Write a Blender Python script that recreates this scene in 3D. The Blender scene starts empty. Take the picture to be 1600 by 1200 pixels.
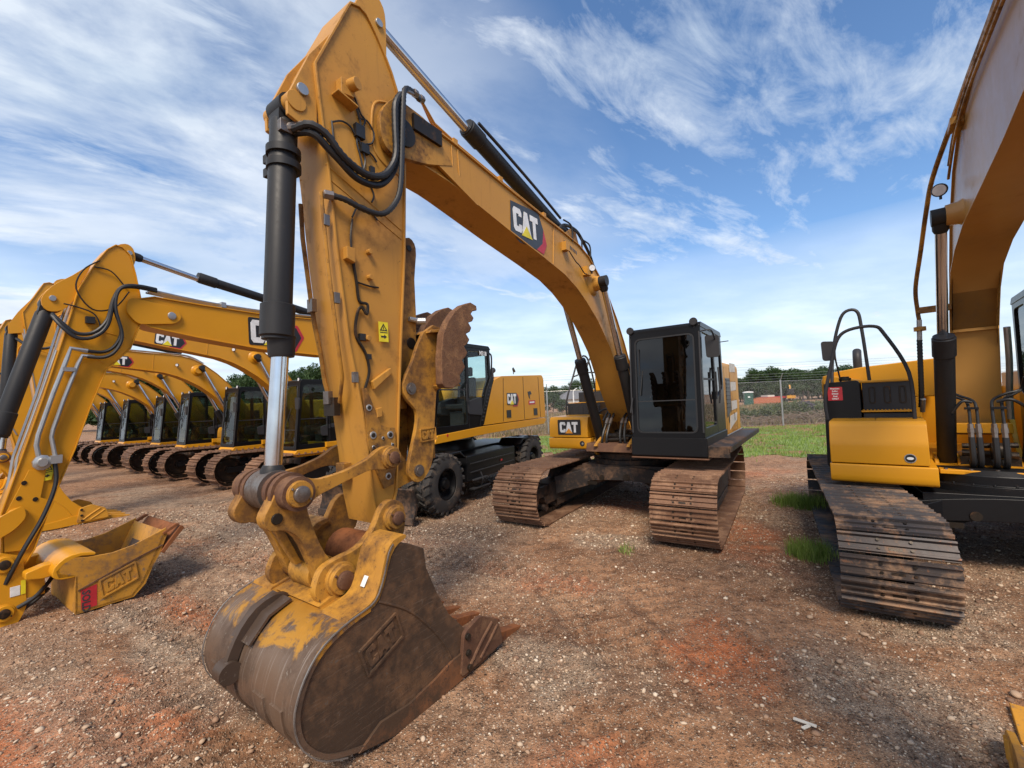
import bpy, bmesh, math, random
import numpy as np
from mathutils import Vector, Matrix, noise
random.seed(7); rng = np.random.default_rng(7)
R_ = math.radians
scene = bpy.context.scene
col = scene.collection

# ------------------------------------------------------------------ camera
CAM_H = 2.065
cam_d = bpy.data.cameras.new("camera"); cam = bpy.data.objects.new("camera", cam_d); col.objects.link(cam)
scene.camera = cam
cam_d.sensor_width = 36; cam_d.lens = 673.3/1600*36; cam_d.clip_start = .05; cam_d.clip_end = 3000
cam.location = (0, 0, CAM_H)
cam.rotation_euler = (Matrix.Rotation(R_(90+2.419), 3, 'X') @ Matrix.Rotation(R_(-2.476), 3, 'Z')).to_euler()
scene.render.resolution_x = 1024; scene.render.resolution_y = 768
scene.view_settings.view_transform = 'Standard'; scene.view_settings.look = 'None'
scene.view_settings.exposure = 0.66; scene.view_settings.gamma = 1

# ------------------------------------------------------------------ sky and sun
SUN_AZ, SUN_EL = R_(186), R_(50)      # azimuth clockwise from +Y
world = bpy.data.worlds.new("World"); scene.world = world; world.use_nodes = True
nt = world.node_tree; nt.nodes.clear()
def N(nt, t, **kw):
    n = nt.nodes.new(t)
    for k, v in kw.items():
        if k[0] == 'i' and k[1:].isdigit(): n.inputs[int(k[1:])].default_value = v
        else: setattr(n, k, v)
    return n
def mathn(nt, op, a, b=None, c=None, clamp=False):
    n = nt.nodes.new('ShaderNodeMath'); n.operation = op; n.use_clamp = clamp
    for i, x in enumerate((a, b, c)):
        if x is None: continue
        if isinstance(x, (int, float)): n.inputs[i].default_value = x
        else: nt.links.new(x, n.inputs[i])
    return n.outputs[0]
def ramp(nt, fac, stops, interp='LINEAR'):
    n = nt.nodes.new('ShaderNodeValToRGB'); n.color_ramp.interpolation = interp
    e = n.color_ramp.elements
    while len(e) > len(stops): e.remove(e[-1])
    while len(e) < len(stops): e.new(.5)
    for el, (p, c) in zip(e, stops):
        el.position = p; el.color = c if len(c) == 4 else (*c, 1)
    nt.links.new(fac, n.inputs[0]); return n.outputs[0]
def mixc(nt, fac, a, b, mode='MIX'):
    n = nt.nodes.new('ShaderNodeMix'); n.data_type = 'RGBA'; n.blend_type = mode
    for s, x in ((n.inputs[0], fac), (n.inputs[6], a), (n.inputs[7], b)):
        if isinstance(x, (int, float)): s.default_value = x
        elif isinstance(x, tuple): s.default_value = x if len(x) == 4 else (*x, 1)
        else: nt.links.new(x, s)
    return n.outputs[2]
def noisen(nt, vec, scale, detail=4, rough=.5, dist=0, dim='3D'):
    n = nt.nodes.new('ShaderNodeTexNoise'); n.noise_dimensions = dim
    n.inputs['Scale'].default_value = scale; n.inputs['Detail'].default_value = detail
    n.inputs['Roughness'].default_value = rough; n.inputs['Distortion'].default_value = dist
    if vec is not None: nt.links.new(vec, n.inputs['Vector'])
    return n.outputs[0]

sky = N(nt, 'ShaderNodeTexSky', sky_type='NISHITA', sun_disc=False, sun_elevation=SUN_EL, sun_rotation=SUN_AZ,
        altitude=200, air_density=1.0, dust_density=.6, ozone_density=3.2)
tc = N(nt, 'ShaderNodeTexCoord'); sep = N(nt, 'ShaderNodeSeparateXYZ'); nt.links.new(tc.outputs['Generated'], sep.inputs[0])
zz = mathn(nt, 'ADD', mathn(nt, 'MAXIMUM', sep.outputs[2], 0.0), .13)
px = mathn(nt, 'DIVIDE', sep.outputs[0], zz); py = mathn(nt, 'DIVIDE', sep.outputs[1], zz)
cmb = N(nt, 'ShaderNodeCombineXYZ'); nt.links.new(px, cmb.inputs[0]); nt.links.new(py, cmb.inputs[1])
def skymap(rot, sx, sy, off=(0, 0)):
    m = N(nt, 'ShaderNodeMapping', vector_type='TEXTURE'); m.inputs['Rotation'].default_value = (0, 0, R_(rot))
    m.inputs['Scale'].default_value = (sx, sy, 1); m.inputs['Location'].default_value = (*off, 0)
    nt.links.new(cmb.outputs[0], m.inputs[0]); return m.outputs[0]
wisps = noisen(nt, skymap(28, 2.6, .8, (1.3, .4)), 1.5, 9, .62, .35)
fine = noisen(nt, skymap(40, 1.3, .6, (5, 2)), 4.2, 8, .65, .5)
broad = noisen(nt, skymap(20, 2.2, 1.4, (.7, 3.1)), .62, 4, .5, .2)
# broad sheet of cloud thicker towards the left of the view
bias = mathn(nt, 'MULTIPLY_ADD', sep.outputs[0], -.30, .45)
b2 = mathn(nt, 'ADD', mathn(nt, 'MULTIPLY', broad, .95), mathn(nt, 'SUBTRACT', bias, .42))
sheet = mathn(nt, 'MULTIPLY', mathn(nt, 'SUBTRACT', b2, .43), 3.6, clamp=True)
w2 = mathn(nt, 'MULTIPLY_ADD', fine, .42, mathn(nt, 'MULTIPLY', wisps, .72))
wm = mathn(nt, 'MULTIPLY', mathn(nt, 'SUBTRACT', w2, .555), 6.5, clamp=True)
puffs = noisen(nt, skymap(38, 1.5, 1.0, (3.3, 1.2)), 1.5, 9, .6, .3)
sheetm = mathn(nt, 'MULTIPLY', sheet, mathn(nt, 'MULTIPLY_ADD', puffs, 5.2, -1.75, clamp=True))
cl = mathn(nt, 'MAXIMUM', mathn(nt, 'MULTIPLY', sheetm, .98), mathn(nt, 'MULTIPLY', wm, .8))
low = mathn(nt, 'SUBTRACT', 1, mathn(nt, 'MULTIPLY', sep.outputs[2], 3.3), clamp=True)       # veil near the horizon
cl = mathn(nt, 'MAXIMUM', cl, mathn(nt, 'MULTIPLY', mathn(nt, 'POWER', low, .6), .86))
shade = noisen(nt, skymap(10, 1.6, 1.2, (2, 8)), 2.1, 6, .55)
cloudcol = ramp(nt, shade, [(.30, (4.2, 4.9, 5.8)), (.52, (5.7, 6.15, 6.7)), (.72, (7.6, 7.9, 8.2))])
hs = N(nt, 'ShaderNodeHueSaturation'); hs.inputs['Saturation'].default_value = 1.10; hs.inputs['Value'].default_value = 1.22; nt.links.new(sky.outputs[0], hs.inputs['Color'])
skyc = mixc(nt, cl, hs.outputs[0], cloudcol)
bg = N(nt, 'ShaderNodeBackground'); bg.inputs[1].default_value = .10
nt.links.new(skyc, bg.inputs[0]); wo = N(nt, 'ShaderNodeOutputWorld'); nt.links.new(bg.outputs[0], wo.inputs[0])
sl = bpy.data.lights.new("sun", 'SUN'); sl.energy = 3.0; sl.angle = R_(20); sl.color = (1, .87, .71)
sun = bpy.data.objects.new("sun", sl); col.objects.link(sun)
sd = Vector((math.sin(SUN_AZ)*math.cos(SUN_EL), math.cos(SUN_AZ)*math.cos(SUN_EL), math.sin(SUN_EL)))
sun.rotation_euler = sd.to_track_quat('Z', 'Y').to_euler(); sun.location = sd*50

# ------------------------------------------------------------------ materials
def newmat(name):
    m = bpy.data.materials.new(name); m.use_nodes = True; t = m.node_tree
    b = t.nodes['Principled BSDF']; return m, t, b
def setb(b, **kw):
    for k, v in kw.items():
        k = {'rough': 'Roughness', 'metal': 'Metallic', 'spec': 'Specular IOR Level', 'coat': 'Coat Weight', 'coatr': 'Coat Roughness', 'trans': 'Transmission Weight', 'ior': 'IOR', 'alpha': 'Alpha'}[k]
        b.inputs[k].default_value = v
def bump(t, b, h, strength=.3, dist=.01):
    n = t.nodes.new('ShaderNodeBump'); n.inputs['Strength'].default_value = strength; n.inputs['Distance'].default_value = dist
    t.links.new(h, n.inputs['Height']); t.links.new(n.outputs[0], b.inputs['Normal'])
def dirty(name, base, dirt=(.10, .055, .03), amount=.5, scale=2.5, rough=.42, metal=0, coat=0, chips=None, chipamt=.0, bumps=.08, base2=None, streak=False, spots=0):
    """painted or bare metal with blotchy grime, chips and small spots, in object space"""
    m, t, b = newmat(name); setb(b, spec=.28)
    tcn = t.nodes.new('ShaderNodeTexCoord'); v = tcn.outputs['Object']
    n1 = noisen(t, v, scale, 8, .62, .3); n2 = noisen(t, v, scale*7, 6, .7); n3 = noisen(t, v, scale*30, 4, .7)
    c = base
    nn = noisen(t, v, scale*.5, 5, .6)
    b2 = base2 if base2 else tuple(x*.80 for x in base)
    c = mixc(t, ramp(t, nn, [(.38, (0, 0, 0)), (.66, (1, 1, 1))]), base, b2)
    f = mathn(t, 'ADD', mathn(t, 'MULTIPLY', n1, .65), mathn(t, 'MULTIPLY', n2, .35))
    lo = .66-.24*amount
    df = ramp(t, f, [(lo, (0, 0, 0)), (lo+.13, (1, 1, 1))])
    df = mathn(t, 'MULTIPLY', df, min(1, .45+amount*.5))
    if streak:
        mp = t.nodes.new('ShaderNodeMapping'); mp.inputs['Scale'].default_value = (9, 9, .7); t.links.new(v, mp.inputs[0])
        s = noisen(t, mp.outputs[0], 2.0, 5, .6)
        df = mathn(t, 'MAXIMUM', df, mathn(t, 'MULTIPLY', ramp(t, s, [(.57, (0, 0, 0)), (.72, (1, 1, 1))]), .42*amount))
    c = mixc(t, df, c, dirt)
    if chips:
        cf = ramp(t, mathn(t, 'ADD', mathn(t, 'MULTIPLY', n2, .55), mathn(t, 'MULTIPLY', n3, .45)), [(.60-.12*chipamt, (0, 0, 0)), (.63-.12*chipamt, (1, 1, 1))])
        c = mixc(t, mathn(t, 'MULTIPLY', cf, .85), c, chips)
    if spots:
        vo = t.nodes.new('ShaderNodeTexVoronoi'); vo.inputs['Scale'].default_value = 38; t.links.new(v, vo.inputs['Vector'])
        sp = ramp(t, vo.outputs['Distance'], [(.06*spots, (1, 1, 1)), (.10*spots, (0, 0, 0))])
        msk = ramp(t, noisen(t, v, 3.1, 3), [(.48, (0, 0, 0)), (.56, (1, 1, 1))])
        c = mixc(t, mathn(t, 'MULTIPLY', mathn(t, 'MULTIPLY', sp, msk), .8), c, (.03, .02, .015))
    t.links.new(c, b.inputs['Base Color'])
    r = mathn(t, 'ADD', mathn(t, 'MULTIPLY', df, .35), mathn(t, 'MULTIPLY_ADD', n2, .22, rough-.11), clamp=True)
    t.links.new(r, b.inputs['Roughness'])
    setb(b, metal=metal, coat=coat, coatr=.25)
    bump(t, b, mathn(t, 'ADD', mathn(t, 'MULTIPLY', n2, .6), mathn(t, 'MULTIPLY', n3, .4)), bumps*2, .004)
    return m
def plain(name, c, rough=.5, metal=0, coat=0, emis=None):
    m, t, b = newmat(name); b.inputs['Base Color'].default_value = (*c, 1)
    setb(b, rough=rough, metal=metal, coat=coat)
    tcn = t.nodes.new('ShaderNodeTexCoord'); n = noisen(t, tcn.outputs['Object'], 9, 6, .65)
    t.links.new(mixc(t, ramp(t, n, [(.35, (0, 0, 0)), (.7, (1, 1, 1))]), c, tuple(x*.72 for x in c)), b.inputs['Base Color'])
    t.links.new(mathn(t, 'MULTIPLY_ADD', n, .24, rough-.12, clamp=True), b.inputs['Roughness'])
    return m
M = {}
YEL = (.60, .285, .028)
M['worn'] = dirty('worn_yellow_paint', (.50, .245, .038), dirt=(.15, .07, .025), amount=.52, scale=1.6, rough=.42, chips=(.05, .03, .018), chipamt=-.15, streak=True, spots=.9, base2=(.43, .205, .04))
M['worn2'] = dirty('greasy_yellow_paint', (.46, .225, .035), dirt=(.12, .058, .022), amount=.9, scale=2.3, rough=.42, chips=(.06, .034, .02), chipamt=.12, streak=True, spots=.9, base2=(.30, .135, .025))
M['yel'] = dirty('yellow_paint', (.60, .27, .012), dirt=(.33, .17, .05), amount=.18, scale=1.3, rough=.36, coat=.15, bumps=.03, base2=(.53, .23, .010))
M['yeldust'] = dirty('dusty_yellow_paint', (.58, .28, .03), dirt=(.22, .105, .035), amount=.55, scale=2.2, rough=.45, bumps=.05, base2=(.50, .23, .025), streak=True)
M['yelbk'] = dirty('scuffed_yellow_bucket', (.50, .235, .03), dirt=(.15, .085, .045), amount=.75, scale=3, rough=.5, chips=(.12, .11, .10), chipamt=.15, bumps=.1, base2=(.36, .17, .03), streak=True)
M['boomR'] = dirty('glossy_yellow_paint', (.50, .26, .07), dirt=(.30, .18, .09), amount=.5, scale=1.2, rough=.36, coat=.22, bumps=.02)
M['black'] = dirty('black_paint', (.007, .007, .008), dirt=(.09, .055, .035), amount=.22, scale=3, rough=.38, bumps=.04)
M['barrel'] = dirty('cylinder_black_paint', (.022, .022, .023), dirt=(.07, .05, .04), amount=.35, scale=4, rough=.5, bumps=.04, streak=True)
M['cabblack'] = dirty('cab_black_paint', (.006, .006, .007), dirt=(.03, .022, .018), amount=.12, scale=3, rough=.32, bumps=.01, spots=0)
setb(M['cabblack'].node_tree.nodes['Principled BSDF'], spec=.22)
M['pinsteel'] = dirty('dull_pin_steel', (.24, .21, .19), dirt=(.10, .055, .03), amount=.6, scale=9, rough=.38, metal=.8)
M['blackdust'] = dirty('dusty_black_paint', (.026, .021, .019), dirt=(.15, .085, .05), amount=.75, scale=2.5, rough=.55, bumps=.06)
M['tread'] = dirty('rusty_track_steel', (.20, .105, .060), dirt=(.34, .20, .12), amount=.75, scale=3.5, rough=.6, metal=.12, chips=(.055, .036, .03), chipamt=.35, bumps=.16, base2=(.12, .062, .038))
M['treadR'] = dirty('mud_caked_track_steel', (.04, .040, .045), dirt=(.40, .24, .14), amount=.72, scale=2.1, rough=.5, metal=.25, chips=(.20, .09, .05), chipamt=.2, bumps=.14, base2=(.075, .055, .045))
M['treadG'] = dirty('grey_track_steel', (.085, .062, .05), dirt=(.20, .12, .075), amount=.6, scale=3.0, rough=.6, metal=.2, bumps=.1)
M['bucket'] = dirty('worn_bucket_steel', (.088, .058, .040), dirt=(.19, .10, .05), amount=.72, scale=2.1, rough=.48, metal=.35, chips=(.12, .095, .075), chipamt=.05, bumps=.16, base2=(.055, .038, .028), streak=False)
M['shell'] = dirty('worn_bucket_shell', (.085, .058, .043), dirt=(.42, .20, .035), amount=.42, scale=1.5, rough=.40, metal=.45, chips=(.17, .14, .115), chipamt=.15, bumps=.12, base2=(.13, .095, .075))
def scratches(m, scl, amt, colr, thr=.60):
    t = m.node_tree; b = t.nodes['Principled BSDF']; src = b.inputs['Base Color'].links[0].from_socket; tcn = t.nodes.new('ShaderNodeTexCoord')
    for rot in ((0, .3, 0), (0, -.9, .0), (0, 1.5, 0)) if scl[1] < 5 else ((0, 0, 0),):
        mp = t.nodes.new('ShaderNodeMapping'); mp.inputs['Scale'].default_value = scl; mp.inputs['Rotation'].default_value = rot; t.links.new(tcn.outputs['Object'], mp.inputs[0])
        f = ramp(t, noisen(t, mp.outputs[0], 2.2, 6, .7), [(thr, (0, 0, 0)), (thr+.07, (1, 1, 1))]); src = mixc(t, mathn(t, 'MULTIPLY', f, amt), src, colr)
    t.links.new(src, b.inputs['Base Color'])
def bucket_paint():
    m = dirty('scraped_bucket_back', (.19, .125, .085), dirt=(.07, .045, .033), amount=.6, scale=1.7, rough=.38, metal=.45, chips=(.26, .215, .17), chipamt=.1, bumps=.12, base2=(.12, .082, .060)); scratches(m, (1.1, 34, 1.1), .5, (.36, .30, .25), .56); t = m.node_tree; b = t.nodes['Principled BSDF']
    src = b.inputs['Base Color'].links[0].from_socket; tcn = t.nodes.new('ShaderNodeTexCoord'); sp = t.nodes.new('ShaderNodeSeparateXYZ'); t.links.new(tcn.outputs['Object'], sp.inputs[0])
    k = mathn(t, 'MULTIPLY_ADD', sp.outputs[2], 1.5, -1.24); k = mathn(t, 'ADD', k, mathn(t, 'MULTIPLY', noisen(t, tcn.outputs['Object'], 3.4, 8, .68, .6), 1.35))
    f = ramp(t, k, [(.58, (0, 0, 0)), (.68, (1, 1, 1))]); t.links.new(mixc(t, mathn(t, 'MULTIPLY', f, .9), src, (.50, .24, .03)), b.inputs['Base Color'])
    return m
M['shellp'] = bucket_paint()
scratches(M['bucket'], (2, 1, 46), .35, (.24, .17, .12), .60)
M['rustside'] = dirty('rusty_wear_plate', (.10, .062, .040), dirt=(.24, .10, .042), amount=.7, scale=2.2, rough=.55, metal=.3, chips=(.06, .04, .03), chipamt=.3, bumps=.2)
M['rust'] = dirty('orange_rust', (.26, .095, .035), dirt=(.09, .04, .025), amount=.7, scale=5, rough=.75, metal=.2, bumps=.25)
M['tine'] = dirty('knobbly_rust', (.17, .085, .045), dirt=(.33, .18, .09), amount=.75, scale=9, rough=.7, metal=.2, chips=(.05, .028, .02), chipamt=.5, bumps=.9)
M['rustd'] = dirty('dark_rust', (.13, .065, .04), dirt=(.24, .13, .07), amount=.7, scale=6, rough=.65, metal=.3, chips=(.04, .025, .02), chipamt=.3, bumps=.25)
M['lipedge'] = dirty('polished_edge', (.30, .28, .26), dirt=(.09, .06, .045), amount=.7, scale=6, rough=.4, metal=.6)
M['chrome'] = dirty('chrome_rod', (.66, .66, .67), dirt=(.30, .22, .16), amount=.12, scale=4, rough=.17, metal=1, bumps=.01, base2=(.5, .5, .52))
M['steel'] = dirty('galvanised_steel', (.46, .46, .45), dirt=(.22, .19, .16), amount=.3, scale=7, rough=.4, metal=.8)
M['grease'] = dirty('greasy_steel', (.035, .028, .022), dirt=(.14, .07, .035), amount=.55, scale=6, rough=.35, metal=.5, bumps=.2)
M['rubber'] = dirty('tyre_rubber', (.042, .039, .037), dirt=(.17, .12, .085), amount=.6, scale=5, rough=.8, bumps=.2)
M['hose'] = plain('hose_rubber', (.014, .014, .015), .5)
M['plastic'] = dirty('black_plastic', (.034, .034, .037), dirt=(.07, .055, .045), amount=.25, scale=4, rough=.5)
M['white'] = plain('white_vinyl', (.82, .82, .80), .45)
M['dblack'] = plain('black_vinyl', (.016, .016, .018), .35)
M['dgrey'] = plain('charcoal_vinyl', (.045, .047, .05), .4)
M['red'] = plain('red_vinyl', (.50, .025, .035), .4)
M['orange'] = plain('orange_vinyl', (.85, .32, .02), .4)
M['stick_y'] = plain('yellow_vinyl', (.80, .66, .02), .4)
M['seatcloth'] = plain('seat_fabric', (.03, .03, .032), .85)
M['cream'] = plain('painted_concrete', (.62, .58, .50), .8)
M['roofing'] = plain('grey_shingle', (.16, .16, .17), .8)
M['green'] = plain('green_plastic', (.02, .085, .06), .5)
M['netting'] = plain('orange_netting', (.42, .13, .06), .8)
M['wood'] = dirty('dead_wood', (.20, .14, .10), dirt=(.08, .05, .04), amount=.5, scale=8, rough=.9)
M['lamp'] = plain('lamp_lens', (.75, .76, .78), .12)
def glassmat(name, tint, dark):
    m, t, b = newmat(name)
    gl = t.nodes.new('ShaderNodeBsdfGlossy'); gl.inputs['Roughness'].default_value = .02; gl.inputs['Color'].default_value = (.72, .74, .77, 1) if dark > .01 else (.9, .92, .96, 1)
    tr = t.nodes.new('ShaderNodeBsdfTransparent'); tr.inputs[0].default_value = (*tint, 1)
    df = t.nodes.new('ShaderNodeBsdfDiffuse'); df.inputs[0].default_value = (.35, .30, .25, 1)
    fr = t.nodes.new('ShaderNodeFresnel'); fr.inputs[0].default_value = 1.5
    ge = t.nodes.new('ShaderNodeNewGeometry'); mx = t.nodes.new('ShaderNodeMixShader'); t.links.new(mathn(t, 'MULTIPLY', fr.outputs[0], mathn(t, 'SUBTRACT', 1, ge.outputs['Backfacing'])), mx.inputs[0]); t.links.new(tr.outputs[0], mx.inputs[1]); t.links.new(gl.outputs[0], mx.inputs[2])
    mx2 = t.nodes.new('ShaderNodeMixShader'); tcn = t.nodes.new('ShaderNodeTexCoord')
    d = ramp(t, noisen(t, tcn.outputs['Object'], 3, 6, .7), [(.4, (0, 0, 0)), (.75, (1, 1, 1))])
    t.links.new(mathn(t, 'MULTIPLY_ADD', d, dark, dark*.3), mx2.inputs[0]); t.links.new(mx.outputs[0], mx2.inputs[1]); t.links.new(df.outputs[0], mx2.inputs[2])
    t.links.new(mx2.outputs[0], t.nodes['Material Output'].inputs[0]); return m
M['glass'] = glassmat('green_tinted_glass', (.58, .68, .63), .018)
M['clear'] = glassmat('clear_glass', (.86, .93, .92), .012)
M['dglass'] = glassmat('dark_tinted_glass', (.02, .021, .023), .006)

# ------------------------------------------------------------------ mesh builder
class MB:
    def __init__(s): s.v = []; s.f = []; s.mi = []; s.mats = []; s.cur = 0; s.cuts = []
    def m(s, mat):
        if mat not in s.mats: s.mats.append(mat)
        s.cur = s.mats.index(mat); return s
    def add(s, vs, fs):
        o = len(s.v); s.cuts.append((o, len(s.f))); s.v += [tuple(p) for p in vs]
        for f in fs: s.f.append(tuple(i+o for i in f)); s.mi.append(s.cur)
        return s
    def box(s, a, b, rot=None, pivot=None):
        x0, y0, z0 = a; x1, y1, z1 = b
        vs = [(x, y, z) for x in (x0, x1) for y in (y0, y1) for z in (z0, z1)]
        if rot is not None:
            pv = Vector(pivot) if pivot else Vector(((x0+x1)/2, (y0+y1)/2, (z0+z1)/2))
            vs = [tuple(rot @ (Vector(p)-pv)+pv) for p in vs]
        return s.add(vs, [(0, 1, 3, 2), (4, 6, 7, 5), (0, 4, 5, 1), (2, 3, 7, 6), (0, 2, 6, 4), (1, 5, 7, 3)])
    def prism(s, poly, d0, d1, fm=None, poly2=None):
        """poly of (u,w) extruded along v from d0 to d1"""
        fm = fm or (lambda a, b, d: (a, d, b)); n = len(poly); p2 = poly2 or poly
        vs = [fm(a, b, d0) for a, b in poly]+[fm(a, b, d1) for a, b in p2]
        fs = [tuple(range(n))[::-1], tuple(range(n, 2*n))]+[(i, (i+1) % n, (i+1) % n+n, i+n) for i in range(n)]
        return s.add(vs, fs)
    def ring(s, outer, inner, d0, d1, fm=None):
        fm = fm or (lambda a, b, d: (a, d, b)); n = len(outer)
        vs = [fm(a, b, d) for d in (d0, d1) for P in (outer, inner) for a, b in P]
        fs = []
        for i in range(n):
            j = (i+1) % n
            fs += [(i, j, n+j, n+i), (2*n+i, 3*n+i, 3*n+j, 2*n+j), (i, 2*n+i, 2*n+j, j), (n+i, n+j, 3*n+j, 3*n+i)]
        return s.add(vs, fs)
    def cyl(s, p0, p1, r0, r1=None, n=16, caps=True):
        r1 = r0 if r1 is None else r1
        p0 = Vector(p0); p1 = Vector(p1); d = (p1-p0).normalized()
        a = d.orthogonal().normalized(); b = d.cross(a)
        vs = []
        for p, r in ((p0, r0), (p1, r1)):
            for i in range(n):
                t = 2*math.pi*i/n; vs.append(tuple(p+a*math.cos(t)*r+b*math.sin(t)*r))
        fs = [(i, (i+1) % n, (i+1) % n+n, i+n) for i in range(n)]
        if caps: fs += [tuple(range(n))[::-1], tuple(range(n, 2*n))]
        return s.add(vs, fs)
    def lathe(s, p0, axis, prof, n=24, caps=True):
        """prof: list of (distance along axis, radius)"""
        p0 = Vector(p0); d = Vector(axis).normalized(); a = d.orthogonal().normalized(); b = d.cross(a); vs = []; fs = []
        for h, r in prof:
            for i in range(n):
                t = 2*math.pi*i/n; vs.append(tuple(p0+d*h+a*math.cos(t)*r+b*math.sin(t)*r))
        for k in range(len(prof)-1):
            for i in range(n):
                j = (i+1) % n; fs.append((k*n+i, k*n+j, (k+1)*n+j, (k+1)*n+i))
        if caps: fs += [tuple(range(n))[::-1], tuple(range((len(prof)-1)*n, len(prof)*n))]
        return s.add(vs, fs)
    def tube(s, pts, r, n=8, smooth=True, ribs=0):
        P = [Vector(p) for p in pts]
        if smooth and len(P) > 2:
            Q = []
            for i in range(len(P)-1):
                a = P[max(0, i-1)]; b = P[i]; c = P[i+1]; d = P[min(len(P)-1, i+2)]
                for k in range(5):
                    t = k/5; Q.append(.5*((2*b)+(c-a)*t+(2*a-5*b+4*c-d)*t*t+(3*b-a-3*c+d)*t**3))
            Q.append(P[-1]); P = Q
        if ribs:
            Q = []; L = sum((P[i+1]-P[i]).length for i in range(len(P)-1)); k = max(2, int(L/ribs)); seg = 0; acc = 0
            lens = [(P[i+1]-P[i]).length for i in range(len(P)-1)]
            for q in range(k+1):
                tgt = min(L*q/k, L-1e-6)
                while seg < len(lens)-1 and acc+lens[seg] < tgt: acc += lens[seg]; seg += 1
                Q.append(P[seg]+(P[seg+1]-P[seg])*((tgt-acc)/max(lens[seg], 1e-9)))
            P = Q
        vs = []; a = None
        for i, p in enumerate(P):
            d = (P[min(i+1, len(P)-1)]-P[max(i-1, 0)]).normalized()
            if a is None: a = d.orthogonal().normalized()
            a = (a-d*a.dot(d)).normalized(); b = d.cross(a)
            rr = r*(1 if not ribs else (1.0 if i % 2 else .84))
            for j in range(n):
                t = 2*math.pi*j/n; vs.append(tuple(p+a*math.cos(t)*rr+b*math.sin(t)*rr))
        fs = []
        for k in range(len(P)-1):
            for i in range(n):
                j = (i+1) % n; fs.append((k*n+i, k*n+j, (k+1)*n+j, (k+1)*n+i))
        fs += [tuple(range(n))[::-1], tuple(range((len(P)-1)*n, len(P)*n))]
        return s.add(vs, fs)
    def shell(s, poly, t, d0, d1, closed=True):
        """solid band of thickness t following an outline (plates round a box section)"""
        inn = offset(poly, t, closed); n = len(poly); vs = []; fs = []
        for d in (d0, d1):
            for P in (poly, inn): vs += [(a, d, b) for a, b in P]
        rg = range(n if closed else n-1)
        for i in rg:
            j = (i+1) % n
            fs += [(i, j, n+j, n+i), (2*n+i, 3*n+i, 3*n+j, 2*n+j), (i, 2*n+i, 2*n+j, j), (n+i, n+j, 3*n+j, 3*n+i)]
        if not closed:
            fs += [(0, n, 3*n, 2*n), (n-1, 3*n-1, 4*n-1, 2*n-1)]
        return s.add(vs, fs)
    def xf(s, mtx): s.v = [tuple(mtx @ Vector(p)) for p in s.v]; return s
    def pieces(s, name, parent=None, bevel=0):
        """every primitive becomes a part of its own"""
        ends = s.cuts[1:]+[(len(s.v), len(s.f))]
        for (v0, f0), (v1, f1) in zip(s.cuts, ends):
            q = MB(); q.mats = [s.mats[s.mi[f0]]]; q.v = s.v[v0:v1]; q.f = [tuple(i-v0 for i in f) for f in s.f[f0:f1]]; q.mi = [0]*len(q.f); q.build(name, parent, bevel=bevel)
    def build(s, name, parent=None, mat=None, bevel=0, sharp=35, **tags):
        me = bpy.data.meshes.new(name); me.from_pydata(s.v, [], s.f)
        if mat is not None and not s.mats: s.mats = [mat]
        for x in s.mats: me.materials.append(M[x] if isinstance(x, str) else x)
        if len(s.mats) > 1: me.polygons.foreach_set('material_index', s.mi)
        bm = bmesh.new(); bm.from_mesh(me); bmesh.ops.recalc_face_normals(bm, faces=bm.faces); bm.to_mesh(me); bm.free()
        me.polygons.foreach_set('use_smooth', [True]*len(me.polygons)); me.set_sharp_from_angle(angle=R_(sharp))
        o = bpy.data.objects.new(name, me); col.objects.link(o)
        if parent is not None: o.parent = parent
        if bevel:
            bv = o.modifiers.new('bevel', 'BEVEL'); bv.width = bevel; bv.segments = 2; bv.limit_method = 'ANGLE'; bv.angle_limit = R_(40); bv.harden_normals = True
        for k, x in tags.items(): o[k] = x
        return o
def offset(poly, t, closed=True):
    n = len(poly); P = [Vector(p) for p in poly]
    area = sum(P[i].x*P[(i+1) % n].y-P[(i+1) % n].x*P[i].y for i in range(n)); sg = 1 if area > 0 else -1; out = []
    for i in range(n):
        a = P[i-1] if (closed or i > 0) else P[i]*2-P[i+1]; c = P[(i+1) % n] if (closed or i < n-1) else P[i]*2-P[i-1]
        e1 = (P[i]-a).normalized(); e2 = (c-P[i]).normalized()
        n1 = Vector((-e1.y, e1.x))*sg; n2 = Vector((-e2.y, e2.x))*sg; nn = (n1+n2)
        if nn.length < 1e-6: nn = n1
        nn.normalize(); k = t/max(.5, nn.dot(n1)); out.append(tuple(P[i]+nn*k))
    return out
def rpoly(pts, r, n=4):
    out = []; N_ = len(pts)
    rr = r if isinstance(r, (list, tuple)) else [r]*N_
    for i in range(N_):
        p = Vector(pts[i]); a = (Vector(pts[i-1])-p); b = (Vector(pts[(i+1) % N_])-p); q = min(rr[i], a.length*.48, b.length*.48)
        a.normalize(); b.normalize(); s = p+a*q; e = p+b*q
        for k in range(n+1):
            t = k/n; out.append(tuple(s*(1-t)**2+p*2*t*(1-t)+e*t*t))
    return out
def circ(c, r, a0, a1, n=10):
    return [(c[0]+r*math.cos(R_(a0+(a1-a0)*k/n)), c[1]+r*math.sin(R_(a0+(a1-a0)*k/n))) for k in range(n+1)]
def catmull(pts, k=4, closed=True):
    P = [Vector(p) for p in pts]; n = len(P); out = []
    for i in range(n if closed else n-1):
        a, b, c, d = (P[(i-1) % n], P[i], P[(i+1) % n], P[(i+2) % n]) if closed else (P[max(0, i-1)], P[i], P[i+1], P[min(n-1, i+2)])
        for q in range(k):
            t = q/k; out.append(tuple(.5*((2*b)+(c-a)*t+(2*a-5*b+4*c-d)*t*t+(3*b-a-3*c+d)*t**3)))
    if not closed: out.append(tuple(P[-1]))
    return out
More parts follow.
